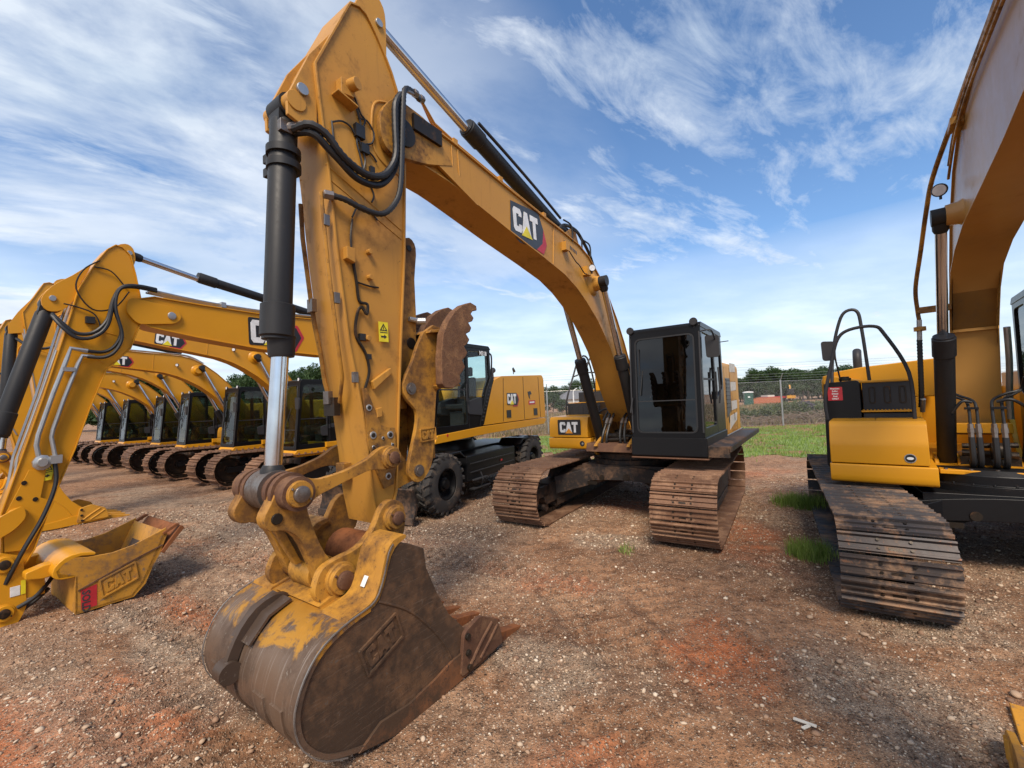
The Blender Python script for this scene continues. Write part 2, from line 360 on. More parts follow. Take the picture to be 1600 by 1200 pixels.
def thing(name, label, cat, loc=(0, 0, 0), yaw=None, group=None, rz=0, scale=1):
    o = bpy.data.objects.new(name, None); col.objects.link(o); o.empty_display_size = .3
    o.location = loc; o.rotation_euler = (0, 0, -R_(90+yaw) if yaw is not None else rz); o.scale = (scale,)*3
    o['label'] = label; o['category'] = cat
    if group: o['group'] = group
    return o
def tag(o, label, cat, group=None, kind=None):
    if label: o['label'] = label
    if cat: o['category'] = cat
    if group: o['group'] = group
    if kind: o['kind'] = kind
    return o
def copy_tree(o, parent=None):
    c = o.copy(); col.objects.link(c); c.parent = parent
    for ch in list(o.children): copy_tree(ch, c)
    return c

# ------------------------------------------------------------------ lettering and emblems (flat vinyl decals, 2-4 mm proud)
LET = {'C': [(1, .68), (1, .86), (.86, 1), (.16, 1), (0, .86), (0, .14), (.16, 0), (.86, 0), (1, .14), (1, .34), (.66, .34), (.66, .24), (.36, .24), (.36, .76), (.66, .76), (.66, .68)],
       'A': [(0, 0), (.34, 1), (.70, 1), (1.04, 0), (.70, 0), (.64, .18), (.40, .18), (.34, 0)],
       'T': [(0, 1), (1, 1), (1, .74), (.68, .74), (.68, 0), (.32, 0), (.32, .74), (0, .74)]}
def emblem(parent, org, ex, ey, h, style, name='emblem', cm='bucket'):
    """the three bold letters with a triangle; org = lower left of the lettering, ex/ey unit vectors, h letter height"""
    ex = Vector(ex).normalized(); ey = Vector(ey).normalized(); nz = ex.cross(ey); o = Vector(org)
    def fm(a, b, d): return tuple(o+ex*a*h+ey*b*h+nz*d)
    mb = MB(); w = .60
    if style == 'hex':
        mb.m('dgrey').prism([(-.25, -.12), (-.12, 1.18), (2.05, 1.30), (2.40, .62), (2.25, -.02), (1.7, -.42), (.35, -.42)], 0, .002, fm)
        mb.m('red').prism([(2.40, .62), (2.25, -.02), (1.7, -.42), (2.28, -.50), (2.62, .0)], 0, .003, fm)
    elif style == 'rect':
        mb.m('dblack').prism(rpoly([(-.22, -.22), (2.22, -.22), (2.22, 1.22), (-.22, 1.22)], .08), 0, .002, fm)
    elif style == 'modern':
        mb.m('red').prism(rpoly([(1.15, -.30), (1.35, .95), (2.3, .98), (2.62, .42), (2.15, -.30)], .05), 0, .0015, fm)
        mb.m('dblack').prism(rpoly([(1.2, -.18), (1.4, .85), (2.2, .86), (2.46, .40), (2.08, -.18)], .05), 0, .003, fm)
        mb.m('dblack').prism(rpoly([(-.1, -.1), (2.08, -.1), (2.08, 1.1), (-.1, 1.1)], .1), 0, .0025, fm)
    if style == 'cast':
        mb.m(cm).ring(rpoly([(-.3, -.3), (2.3, -.3), (2.3, 1.3), (-.3, 1.3)], .1), rpoly([(-.18, -.18), (2.18, -.18), (2.18, 1.18), (-.18, 1.18)], .08), 0, .016, fm)
        mb.prism(rpoly([(-.2, -.2), (2.2, -.2), (2.2, 1.2), (-.2, 1.2)], .08), 0, .004, fm)
    lm = cm if style == 'cast' else 'white'; x = 0; d = .014 if style == 'cast' else .005
    for ch in 'CAT':
        k = .62 if ch != 'A' else .66
        mb.m(lm).prism([(x+a*k, b) for a, b in LET[ch]], .002, d, fm); x += k+(.02 if ch != 'C' else .0)
    tri = 'stick_y' if style in ('hex', 'modern') else 'orange'
    if style != 'cast': mb.m(tri).prism([(.56, -.08), (.97, .40), (1.38, -.08)], .003, .0065, fm)
    return mb.build(name, parent)
def lettering(parent, txt, org, ex, ey, h, mat, name='lettering', bold=.0, align='LEFT'):
    cu = bpy.data.curves.new(name, 'FONT'); cu.body = txt; cu.size = h*1.38; cu.extrude = .0012; cu.offset = bold; cu.align_x = align; cu.resolution_u = 2; cu.space_line = .95
    t = bpy.data.objects.new(name, cu); col.objects.link(t); dg = bpy.context.evaluated_depsgraph_get(); dg.update()
    me = bpy.data.meshes.new_from_object(t.evaluated_get(dg)); bpy.data.objects.remove(t)
    o = bpy.data.objects.new(name, me); me.materials.clear(); me.materials.append(M[mat]); col.objects.link(o); o.parent = parent
    ex = Vector(ex).normalized(); ey = Vector(ey).normalized(); nz = ex.cross(ey)
    mt = Matrix((( ex.x, ey.x, nz.x, org[0]), (ex.y, ey.y, nz.y, org[1]), (ex.z, ey.z, nz.z, org[2]), (0, 0, 0, 1))); me.transform(mt)
    return o
def warning_sticker(parent, org, ex, ey, w=.09):
    ex = Vector(ex).normalized(); ey = Vector(ey).normalized(); nz = ex.cross(ey); o = Vector(org)
    fm = lambda a, b, d: tuple(o+ex*a*w+ey*b*w+nz*d)
    mb = MB(); mb.m('stick_y').prism([(0, 0), (1, 0), (1, 1.75), (0, 1.75)], 0, .002, fm)
    mb.m('dblack').ring([(.5, 1.62), (.1, .98), (.9, .98)], [(.5, 1.46), (.24, 1.06), (.76, 1.06)], .002, .004, fm)
    mb.prism([(.46, 1.12), (.54, 1.12), (.53, 1.34), (.47, 1.34)], .002, .004, fm)
    mb.prism([(.1, .80), (.9, .80), (.9, .86), (.1, .86)], .002, .004, fm)
    mb.prism([(.2, .38), (.55, .38), (.55, .28), (.8, .46), (.55, .64), (.55, .52), (.2, .52)], .002, .004, fm)
    return mb.build('warning_sticker', parent)

# ------------------------------------------------------------------ excavator pieces (local axes: x forward, y to the machine's left, z up)
def track(parent, vc, sw, tl, th, mat, framemat='blackdust', pitch=.19, yaw=0, fine=True, holes=True):
    """crawler belt of grouser shoes round a frame with idler, sprocket and rollers"""
    r = th/2-.035; cu = tl-r-.035; zc = th/2
    # path: centre line of shoe bases, front arc, bottom, rear arc, sagging top
    seg_b = 2*cu; arc = math.pi*r; L = 2*seg_b+2*arc; n = int(round(L/pitch)); p = L/n
    def at(s):
        s %= L
        if s < seg_b: return Vector((cu-s, zc-r)), Vector((-1, 0))              # bottom, moving back
        s -= seg_b
        if s < arc:
            a = s/r; return Vector((-cu-math.sin(a)*r, zc-math.cos(a)*r)), Vector((-math.cos(a), math.sin(a)))
        s -= arc
        if s < seg_b:
            t = s/seg_b; sag = .028*math.sin(math.pi*t)
            return Vector((-cu+s, zc+r-sag)), Vector((1, -.028*math.pi/seg_b*math.cos(math.pi*t)*1)).normalized()
        s -= seg_b; a = s/r
        return Vector((cu+math.sin(a)*r, zc+math.cos(a)*r)), Vector((math.cos(a), -math.sin(a)))
    mb = MB(); g = .030; hp = p/2
    prof = [(-hp+.007, 0), (-hp+.007, .012), (-hp+.012, .012), (-hp+.020, g+.010), (-hp+.036, g+.010), (-hp+.046, .012),
            (-.012, .012), (-.006, g), (.010, g), (.016, .012), (hp-.046, .012), (hp-.038, g), (hp-.022, g), (hp-.014, .010), (hp-.008, .010), (hp-.008, 0)]
    if not fine: prof = [(-hp, 0), (-hp, .012), (-.02, .012), (-.012, g+.028), (.012, g+.028), (.02, .012), (hp-.01, .012), (hp-.01, 0)]
    for i in range(n):
        c, d = at(i*p+.05); nrm = Vector((d.y, -d.x)); nrm = Vector((-d.y, d.x))
        out = (c-Vector((max(-cu, min(cu, c.x)), zc)))
        if out.dot(nrm) < 0: nrm = -nrm
        ws = sw/2; jit = random.uniform(-.004, .004)
        poly = [tuple(c+d*a+nrm*b) for a, b in prof]
        mb.m(mat).prism(poly, vc-ws+jit, vc+ws+jit)
        if holes:
            mb.m('grease')
            for dv in (-.11, .11):
                q = c+nrm*.016
                for da in (-.035, .038):
                    qq = q+d*da; mb.cyl((qq.x, vc+dv, qq.y), (qq.x+nrm.x*.012, vc+dv, qq.y+nrm.y*.012), .013, n=6)
            a_, b_ = c+d*(.026)+nrm*.0135, c+d*(.052)+nrm*.0135
            mb.prism([tuple(a_), tuple(b_), tuple(b_+nrm*.002), tuple(a_+nrm*.002)], vc-.045, vc+.045)
        # chain links on the inside
        mb.m('grease').prism([tuple(c+d*a-nrm*b) for a, b in ((-hp+.01, .004), (hp-.01, .004), (hp-.01, .085), (-hp+.01, .085))], vc-.10, vc-.06)
        mb.prism([tuple(c+d*a-nrm*b) for a, b in ((-hp+.01, .004), (hp-.01, .004), (hp-.01, .085), (-hp+.01, .085))], vc+.06, vc+.10)
    tr = mb.build('track_belt', parent); tr.rotation_euler.z = yaw
    fb = MB().m(framemat)
    fb.prism(rpoly([(-cu+.35, .24), (cu-.35, .24), (cu-.25, .40), (cu-.45, .58), (-cu+.45, .62), (-cu+.3, .45)], .04), vc-.17, vc+.17)
    fb.prism([(-cu*.6, .14), (cu*.6, .14), (cu*.6, .26), (-cu*.6, .26)], vc-.19, vc-.175); fb.prism([(-cu*.6, .14), (cu*.6, .14), (cu*.6, .26), (-cu*.6, .26)], vc+.175, vc+.19)
    fb.prism(rpoly([(-.9, .60), (.9, .60), (.7, th-.14), (-.7, th-.14)], .05), vc-.12, vc+.12)
    fr = fb.build('track_frame', tr, bevel=.008)
    ib = MB().m('tread' if fine and mat != 'treadR' else 'grease')
    ib.lathe((cu, vc-.075, zc), (0, 1, 0), [(0, .10), (0, r-.17), (.015, r-.15), (.015, r-.10), (.135, r-.10), (.135, r-.15), (.15, r-.17), (.15, .10)], 32)
    ib.lathe((cu, vc-.13, zc), (0, 1, 0), [(0, .05), (.0, .10), (.26, .10), (.26, .05)], 16)
    ib.m(framemat).prism(rpoly([(cu-.5, zc-.09), (cu+.06, zc-.08), (cu+.06, zc+.08), (cu-.5, zc+.09)], .03), vc-.17, vc-.11); ib.prism(rpoly([(cu-.5, zc-.09), (cu+.06, zc-.08), (cu+.06, zc+.08), (cu-.5, zc+.09)], .03), vc+.11, vc+.17)
    ib.build('idler_wheel', tr)
    sb = MB().m('tread'); teeth = []
    for k in range(22):
        a = 2*math.pi*k/22; 
        for da, rr in ((-.07, r-.13), (-.035, r-.06), (.035, r-.06), (.07, r-.13)): teeth.append((-cu+math.cos(a+da)*rr, zc+math.sin(a+da)*rr))
    sb.prism(teeth, vc-.03, vc+.03); sb.lathe((-cu, vc-.16, zc), (0, 1, 0), [(0, .12), (.0, .24), (.32, .24), (.32, .12)], 24)
    sb.build('drive_sprocket', tr)
    rb = MB().m(framemat)
    for k in range(8):
        u = -cu+.42+k*(2*cu-.84)/7
        rb.lathe((u, vc-.13, .175), (0, 1, 0), [(0, .04), (0, .075), (.05, .09), (.05, .075), (.21, .075), (.21, .09), (.26, .075), (.26, .04)], 14)
    for u in (-.7, .7): rb.lathe((u, vc-.1, th-.15), (0, 1, 0), [(0, .03), (0, .07), (.2, .07), (.2, .03)], 12)
    rb.pieces('track_roller', tr)
    return tr
def carbody(parent, g, th, yaw=0, mat='blackdust'):
    mb = MB().m(mat)
    for s in (-1, 1):
        for q in (-1, 1):       # four splayed legs of the X frame
            P = [(.30*q, .50*s), (.62*q, (g-.15)*s), (1.12*q, (g-.15)*s), (.62*q, .30*s)]
            P2 = [(a, b) for a, b in P]
            vs = [(a, b, z) for a, b, z in zip(*[[p[0] for p in P], [p[1] for p in P], [.58, .40, .34, .56]])]+[(a, b, z) for a, b, z in zip([p[0] for p in P], [p[1] for p in P], [.88, .74, .66, .86])]
            mb.add(vs, [(0, 1, 2, 3), (4, 5, 6, 7), (0, 1, 5, 4), (1, 2, 6, 5), (2, 3, 7, 6), (3, 0, 4, 7)])
    # arched front and rear cross members
    for q in (-1, 1):
        top = catmull([(-g+.12, .70), (-.6, .80), (0, .84), (.6, .80), (g-.12, .70)], 3, False); bot = catmull([(g-.12, .40), (.8, .54), (0, .60), (-.8, .54), (-g+.12, .40)], 3, False)
        mb.prism(top+bot, .55*q, .80*q, lambda a, b, d: (d, a, b))
    mb.box((-.75, -.75, .60), (.75, .75, .86))
    mb.lathe((0, 0, .84), (0, 0, 1), [(0, .74), (.10, .74), (.10, .68), (.20, .68), (.26, .62)], 40)
    for k in range(28):
        a = 2*math.pi*k/28; mb.cyl((math.cos(a)*.71, math.sin(a)*.71, .93), (math.cos(a)*.71, math.sin(a)*.71, .96), .014, n=6)
    o = mb.build('undercarriage_frame', parent, bevel=.012); o.rotation_euler.z = yaw
    hb = MB().m('grease'); hb.cyl((.805, .1, .66), (.815, .1, .66), .06, n=14); hb.cyl((.805, -.35, .64), (.815, -.35, .64), .05, n=14)
    hb.box((.802, -.75, .50), (.815, -.45, .56)); hb.build('access_cover', o)
    return o
def hydraulic(parent, p0, p1, pm, rb, rr, name, barrelmat='barrel', rodmat='chrome', w=.10, collar=1.14, rod_end=True):
    """p0 = barrel foot pin, pm = gland end of the barrel, p1 = rod pin; pins along the machine's y axis"""
    p0, p1, pm = Vector(p0), Vector(p1), Vector(pm); d = (p1-p0).normalized()
    mb = MB().m(barrelmat); L = (pm-p0).length
    mb.lathe(p0+d*.08, d, [(0, rb*.8), (.03, rb), (L-.33, rb), (L-.32, rb*collar), (L-.11, rb*collar), (L-.10, rb*1.04), (L-.085, rb*1.04)], 28)
    mb.cyl(p0-Vector((0, w, 0)), p0+Vector((0, w, 0)), rb*.95, n=20)
    mb.prism([(p0.x+math.cos(a)*0, p0.z) for a in (0,)] and [tuple(Vector((p0.x, p0.z))+Vector((d.x, d.z))*a+Vector((-d.z, d.x))*b) for a, b in ((0, -rb*.8), (.14, -rb*.8), (.14, rb*.8), (0, rb*.8))], p0.y-w*.8, p0.y+w*.8)
    n_ = 12; a_ = d.orthogonal().normalized(); b_ = d.cross(a_)
    for k in range(n_):
        t = 2*math.pi*k/n_; q = p0+d*(L-.02)+(a_*math.cos(t)+b_*math.sin(t))*rb*.93; mb.cyl(q-d*.02, q+d*.012, rb*.085, n=6)
    o = mb.build(name, parent, bevel=0)
    r = MB().m(rodmat); r.cyl(pm-d*.05, p1-d*.06, rr, n=28)
    r.build('cylinder_rod', o)
    if rod_end:
        e = MB().m(barrelmat); e.cyl(p1-Vector((0, w, 0)), p1+Vector((0, w, 0)), rr*1.75, n=22); e.lathe(p1-d*.16, d, [(0, rr*1.05), (.03, rr*1.35), (.1, rr*1.4)], 20); e.build('rod_eye', o)
    return o
def pinboss(mb, u, w, v, r, t, side=1, mat='worn2', cap='grease'):
    """stepped boss with a pin head on one side plate"""
    mb.m(mat).lathe((u, v, w), (0, side, 0), [(0, r), (t*.5, r), (t*.55, r*.86), (t, r*.84), (t, r*.6)], 28)
    mb.m(cap).lathe((u, v+side*t*.9, w), (0, side, 0), [(0, r*.55), (t*.45, r*.55), (t*.55, r*.46), (t*.55, .001)], 20)
    for k in (35, 215): mb.cyl((u+math.cos(R_(k))*r*.72, v+side*t, w+math.sin(R_(k))*r*.72), (u+math.cos(R_(k))*r*.72, v+side*(t+.012), w+math.sin(R_(k))*r*.72), r*.09, n=6)

BOOM_TOP = [(5.80, 4.52), (5.41, 4.66), (5.04, 4.637), (4.285, 4.551), (3.25, 4.45), (2.79, 4.416), (2.35, 4.37), (2.02, 4.27), (1.65, 4.05), (1.3, 3.76), (.98, 3.42), (.70, 3.05), (.48, 2.7), (.27, 2.3), (.05, 1.98)]
BOOM_BOT = [(0.0, 1.80), (.16, 1.62), (.40, 1.62), (.62, 1.83), (.86, 2.12), (1.12, 2.5), (1.36, 2.87), (1.6, 3.10), (1.85, 3.31), (2.2, 3.53), (2.5, 3.68), (2.85, 3.80), (3.4, 3.90), (4.11, 4.015), (5.02, 4.18), (5.16, 4.20), (5.5, 4.22), (5.80, 4.20), (5.93, 4.34)]
def boom(parent, mat, dirtmat='worn2', half=.21, emb='hex', top=BOOM_TOP, bot=BOOM_BOT, boss=(1.90, 3.86), fork=True, details=True):
    P = top+bot
    mb = MB().m(mat); mb.prism(offset(P, .016), -half+.022, half-.022); mb.shell(P, .016, -half, half)
    # weld seams and doubler plates on both side plates
    for s in (-1, 1):
        vs = s*(half-.020)
        for a, b in (((5.07, 4.60), (5.05, 4.20)), ((4.98, 4.60), (4.96, 4.20)), ((3.08, 4.40), (3.14, 3.88))):
            mb.tube([(a[0], vs, a[1]), (b[0], vs, b[1])], .009, 6, smooth=False)
        mb.lathe((boss[0], s*(half-.03), boss[1]), (0, s, 0), [(0, .20), (.03, .17), (.05, .12), (.14, .105), (.14, .05)], 24)
    bo = mb.build('boom', parent, bevel=.004)
    if fork:
        for s in (-1, 1):
            f = MB().m(dirtmat); f.prism(rpoly([(5.10, 4.36), (5.46, 4.22), (5.92, 4.12), (5.98, 4.42), (5.80, 4.66), (5.42, 4.64)], [.04, .1, .16, .16, .1, .1], 5), s*(half-.018), s*(half+.030))
            f.m('grease').lathe((5.72, s*(half+.02), 4.38), (0, s, 0), [(0, .12), (.03, .12), (.035, .08), (.035, .02)], 20)
            f.build('boom_nose_plate', bo, bevel=.004)
    if emb == 'hex': emblem(bo, (4.04, half-.019, 4.075), (-1, 0, .03), (0.06, 0, 1), .285, 'hex')
    elif emb == 'modern': emblem(bo, (4.25, half-.019, 4.10), (-1, 0, -.10), (-.10, 0, 1), .25, 'modern')
    return bo
STICK = [(6.169, 5.231), (6.082, 5.266), (6.011, 5.245), (5.928, 5.153), (5.843, 5.03), (5.768, 4.899), (5.71, 4.76), (5.665, 4.62), (5.645, 4.43), (5.66, 4.04), (5.694, 3.341), (5.768, 2.534), (5.823, 1.838), (5.856, 1.40), (5.925, 1.20), (6.05, 1.18), (6.095, 1.399), (6.126, 1.707), (6.165, 2.025), (6.222, 2.344), (6.263, 2.55), (6.315, 2.991), (6.345, 3.25), (6.37, 3.55), (6.39, 3.78), (6.42, 4.05), (6.45, 4.3), (6.474, 4.548)]
def stick(parent, mat, half=.19, worn=True):
    mb = MB().m(mat); mb.prism(offset(STICK, .016), -half+.018, half-.018); mb.shell(STICK, .016, -half, half)
    for s in (-1, 1):
        vs = s*(half-.018)
        mb.tube([(6.40, vs, 3.84), (5.72, vs, 3.56)], .008, 6, smooth=False); mb.tube([(6.38, vs, 3.74), (5.72, vs, 3.48)], .006, 6, smooth=False)
        arc = circ((6.06, 4.30), .36, 215, 330, 14); mb.tube([(a, vs, b) for a, b in arc], .006, 5, smooth=False)
        mb.tube([(5.66, vs, 4.63), (5.86, vs, 4.60), (5.97, vs, 4.50), (5.985, vs, 4.2), (5.90, vs, 4.08), (5.72, vs, 4.03)], .012, 6)
    return mb.build('stick', parent, bevel=.003)

def bucket_assembly(parent, half, mside, mshell, mears, name='bucket', emb=True, teeth=5, mcut='rustd', mtip='rust'):
    side = catmull([(6.307, 1.186), (6.239, 1.187), (6.147, 1.149), (6.022, 1.082), (6.004, .943), (5.914, .737), (5.799, .537), (5.639, .365)], 1, False)
    outer = [(5.76, .02), (6.0, .0), (6.268, .0), (6.45, .03), (6.662, .10), (6.79, .165), (6.88, .25), (6.94, .35), (6.958, .47), (6.94, .56), (6.90, .65), (6.83, .735), (6.74, .79), (6.62, .83), (6.49, .855), (6.427, .90), (6.379, 1.015), (6.345, 1.12)]
    P = [(5.47, .04)]+outer+side+[(5.50, .25)]
    mb = MB().m(mside)
    mb.prism(offset(P, .012), half-.035, half); mb.prism(offset(P, .012), -half, -half+.035)
    bk = mb.build(name, parent, bevel=.006)
    # curved back sheet and rim
    sh = MB().m(mshell); o2 = [(5.30, .03)]+outer[:-3]
    sh.shell(catmull(o2, 3, False), .024, -half-.012, half+.012, closed=False); sh.build('bucket_shell', bk, sharp=50)
    # rim band along the side top edges, wear plates at the lower corner
    wp = MB()
    for s in (-1, 1):
        wp.m('rustside' if mcut == 'rustd' else mside)
        a, b = (half, half+.018) if s > 0 else (-half-.018, -half)
        wp.prism([(5.40, .02), (6.0, .005), (6.35, .008), (6.60, .07), (6.44, .15), (6.22, .13), (5.98, .16), (5.80, .20), (5.62, .20), (5.45, .14)], a, b)
        wp.m(mside).tube([(6.42, s*half, .86), (6.20, s*half, .72), (6.02, s*half, .54), (5.88, s*half, .36), (5.80, s*half, .20)], .010, 6)
    wp.build('wear_plate', bk, bevel=.003)
    wr = MB().m(mshell)
    for v0 in (-half+.12, -.25, .12, half-.25):
        wr.shell(catmull([(6.0, -.012), (6.268, -.012), (6.45, .018), (6.67, .088), (6.80, .155), (6.892, .245), (6.952, .35), (6.970, .47)], 2, False), .014, v0, v0+.13, closed=False)
    wr.pieces('wear_strip', bk)
    if emb:
        emblem(bk, (6.50, half-.001, .50), (-.92, 0, .38), (.30, 0, .95), .118, 'cast', 'cast_emblem')
    # ears that carry the pins
    for s in (-1, 1):
        v0, v1 = (.265, .325) if s > 0 else (-.325, -.265)
        e = MB().m(mears)
        e.prism(catmull([(6.63, .98), (6.585, 1.055), (6.49, 1.085), (6.33, 1.11), (6.20, 1.20), (6.12, 1.33), (6.03, 1.375), (5.93, 1.33), (5.905, 1.22), (5.935, 1.08), (6.05, 1.02), (6.33, .90), (6.45, .84), (6.58, .83), (6.64, .90)], 3), v0, v1)
        cp_ = 'rustd' if mcut == 'rustd' else 'yel'; pinboss(e, 6.47, .955, s*.322, .108, .06, s, mears, cp_); pinboss(e, 6.02, 1.245, s*.322, .092, .055, s, mears, cp_)
        e.build('bucket_ear', bk, bevel=.004)
    br = MB().m(mears); # sloped hood plate behind the ears
    for s in (-1, 1):
        a, b = (.32, half+.006) if s > 0 else (-half-.006, -.32)
        br.prism(catmull([(6.20, 1.215), (6.30, 1.20), (6.36, 1.13), (6.40, 1.01), (6.45, .90), (6.52, .865), (6.64, .84), (6.62, .81), (6.50, .835), (6.42, .875), (6.365, .99), (6.32, 1.11), (6.26, 1.17), (6.20, 1.19)], 2), a, b)
    br.prism([(6.54, .872), (6.64, .845), (6.60, .81), (6.5, .83), (6.2, .86), (6.0, .90), (6.0, .93), (6.2, .89), (6.45, .865)], -.27, .27)
    er = MB().m('lipedge')
    for s in (-1, 1): er.shell(catmull(side[:1]+[(6.345, 1.14), (6.379, 1.03), (6.43, .915), (6.49, .868), (6.62, .843), (6.745, .803), (6.84, .745), (6.912, .655), (6.955, .56), (6.972, .47), (6.952, .35), (6.89, .245), (6.80, .158), (6.67, .09)], 2, False), .007, s*(half+.013)-.004, s*(half+.013)+.004, closed=False)
    er.pieces('worn_rim', bk)
    br.build('bucket_hood', bk)
    tb = MB().m('rust' if mcut == 'rustd' else mears); tb.lathe((6.13, -.27, .98), (0, 1, 0), [(0, .13), (.02, .15), (.25, .155), (.52, .15), (.54, .13)], 22); tb.build('torque_tube', bk)
    hk = MB().m('shell' if mcut == 'rustd' else mears); hk.prism(catmull([(6.62, .84), (6.78, .79), (6.90, .68), (6.965, .52), (7.02, .44), (7.035, .50), (6.99, .63), (6.93, .74), (6.84, .83), (6.72, .87)], 2), -.14, -.10)
    hk.lathe((7.0, -.17, .52), (0, 1, 0), [(0, .03), (0, .065), (.10, .065), (.10, .03)], 14); hk.prism([(6.66, .835), (6.80, .785), (6.92, .66), (6.93, .67), (6.81, .80), (6.67, .852)], -.24, .0)
    hk.build('lifting_eye', bk)
    # cutting edge, side cutters and teeth
    ce = MB().m(mcut); ce.prism([(5.62, .02), (5.62, .075), (5.32, .055), (5.25, .03), (5.32, .012)], -half, half); ce.build('cutting_edge', bk, bevel=.004)
    for s in (-1, 1):
        a, b = (half+.001, half+.035) if s > 0 else (-half-.035, -half-.001)
        c = MB().m(mcut); c.prism(rpoly([(5.74, .045), (5.69, .345), (5.50, .395), (5.28, .28), (5.24, .16), (5.22, .06)], .04), a, b)
        c.tube([(5.64, s*(half+.034), .09), (5.50, s*(half+.034), .20), (5.36, s*(half+.034), .29)], .016, 6); c.tube([(5.52, s*(half+.034), .08), (5.40, s*(half+.034), .16), (5.29, s*(half+.034), .24)], .014, 6)
        c.m('grease')
        for q in ((5.66, .31), (5.66, .19), (5.65, .08)): c.cyl((q[0], s*(half+.03), q[1]), (q[0], s*(half+.055), q[1]), .025, n=8)
        c.build('side_cutter', bk, bevel=.004)
    for k in range(teeth):
        v = (-half+.09)+k*(2*half-.18)/(teeth-1)
        t = MB().m(mcut); w = .045
        t.prism([(5.46, .0), (5.46, .10), (5.30, .11), (5.14, .08), (5.14, .01), (5.30, -.005)], v-w, v+w)
        t.m(mtip).add([(5.17, v-w*1.1, .095), (5.17, v+w*1.1, .095), (5.17, v+w*1.1, -.005), (5.17, v-w*1.1, -.005), (4.84, v-w*.95, .012), (4.84, v+w*.95, .012), (4.84, v+w*.95, -.008), (4.84, v-w*.95, -.008)],
                        [(0, 1, 2, 3), (4, 5, 6, 7), (0, 1, 5, 4), (1, 2, 6, 5), (2, 3, 7, 6), (3, 0, 4, 7)])
        t.build('bucket_tooth', bk, bevel=.006)
    return bk
def bucket_links(parent, mat):
    """idler links, power link and their pins, coupling stick, bucket cylinder and bucket"""
    for s in (-1, 1):
        v0, v1 = (.265, .315) if s > 0 else (-.315, -.265)
        il = MB().m(mat)
        il.prism(rpoly([(6.84, 1.55), (6.81, 1.64), (6.70, 1.66), (6.60, 1.62), (6.40, 1.645), (6.22, 1.70), (6.11, 1.77), (6.0, 1.785), (5.93, 1.72), (5.935, 1.63), (6.03, 1.60), (6.20, 1.625), (6.42, 1.57), (6.60, 1.52), (6.68, 1.465), (6.79, 1.465)], .05, 4), v0, v1)
        pinboss(il, 6.735, 1.56, s*.312, .094, .05, s, mat, 'pinsteel'); pinboss(il, 6.02, 1.69, s*.312, .085, .045, s, mat, 'rustd')
        il.build('idler_link', parent, bevel=.005)
    pl = MB().m(mat)
    for s in (-1, 1):
        a, b = (.15, .25) if s > 0 else (-.25, -.15)
        pl.prism(catmull([(6.82, 1.60), (6.75, 1.655), (6.67, 1.62), (6.65, 1.50), (6.61, 1.34), (6.52, 1.12), (6.42, 1.0), (6.42, .90), (6.49, .87), (6.555, .93), (6.61, 1.08), (6.69, 1.26), (6.78, 1.335), (6.87, 1.355), (6.905, 1.43), (6.86, 1.52)], 3), a, b)
    pl.m('grease').prism([(6.70, 1.33), (6.57, 1.05), (6.55, 1.06), (6.68, 1.34)], -.16, .16); pl.m(mat).prism([(6.76, 1.33), (6.60, 1.03), (6.555, 1.04), (6.70, 1.34)], -.03, .03)
    pl.m('rustd').cyl((6.47, -.27, .955), (6.47, .27, .955), .085, n=24); pl.m(mat).cyl((6.47, -.13, .955), (6.47, .13, .955), .11, n=24)
    pl.m('grease').cyl((6.83, .245, 1.42), (6.83, .262, 1.42), .035, n=12)
    pl.build('power_link', parent, bevel=.006)
    pn = MB().m('rustd').cyl((6.735, -.34, 1.56), (6.735, .34, 1.56), .105, n=26); pn.m('pinsteel').cyl((6.735, -.10, 1.56), (6.735, .08, 1.56), .13, n=26)
    for v in (-.24, -.17, .13, .2): pn.m('rustd').cyl((6.735, v, 1.56), (6.735, v+.04, 1.56), .125, n=26)
    pn.build('link_pin', parent)

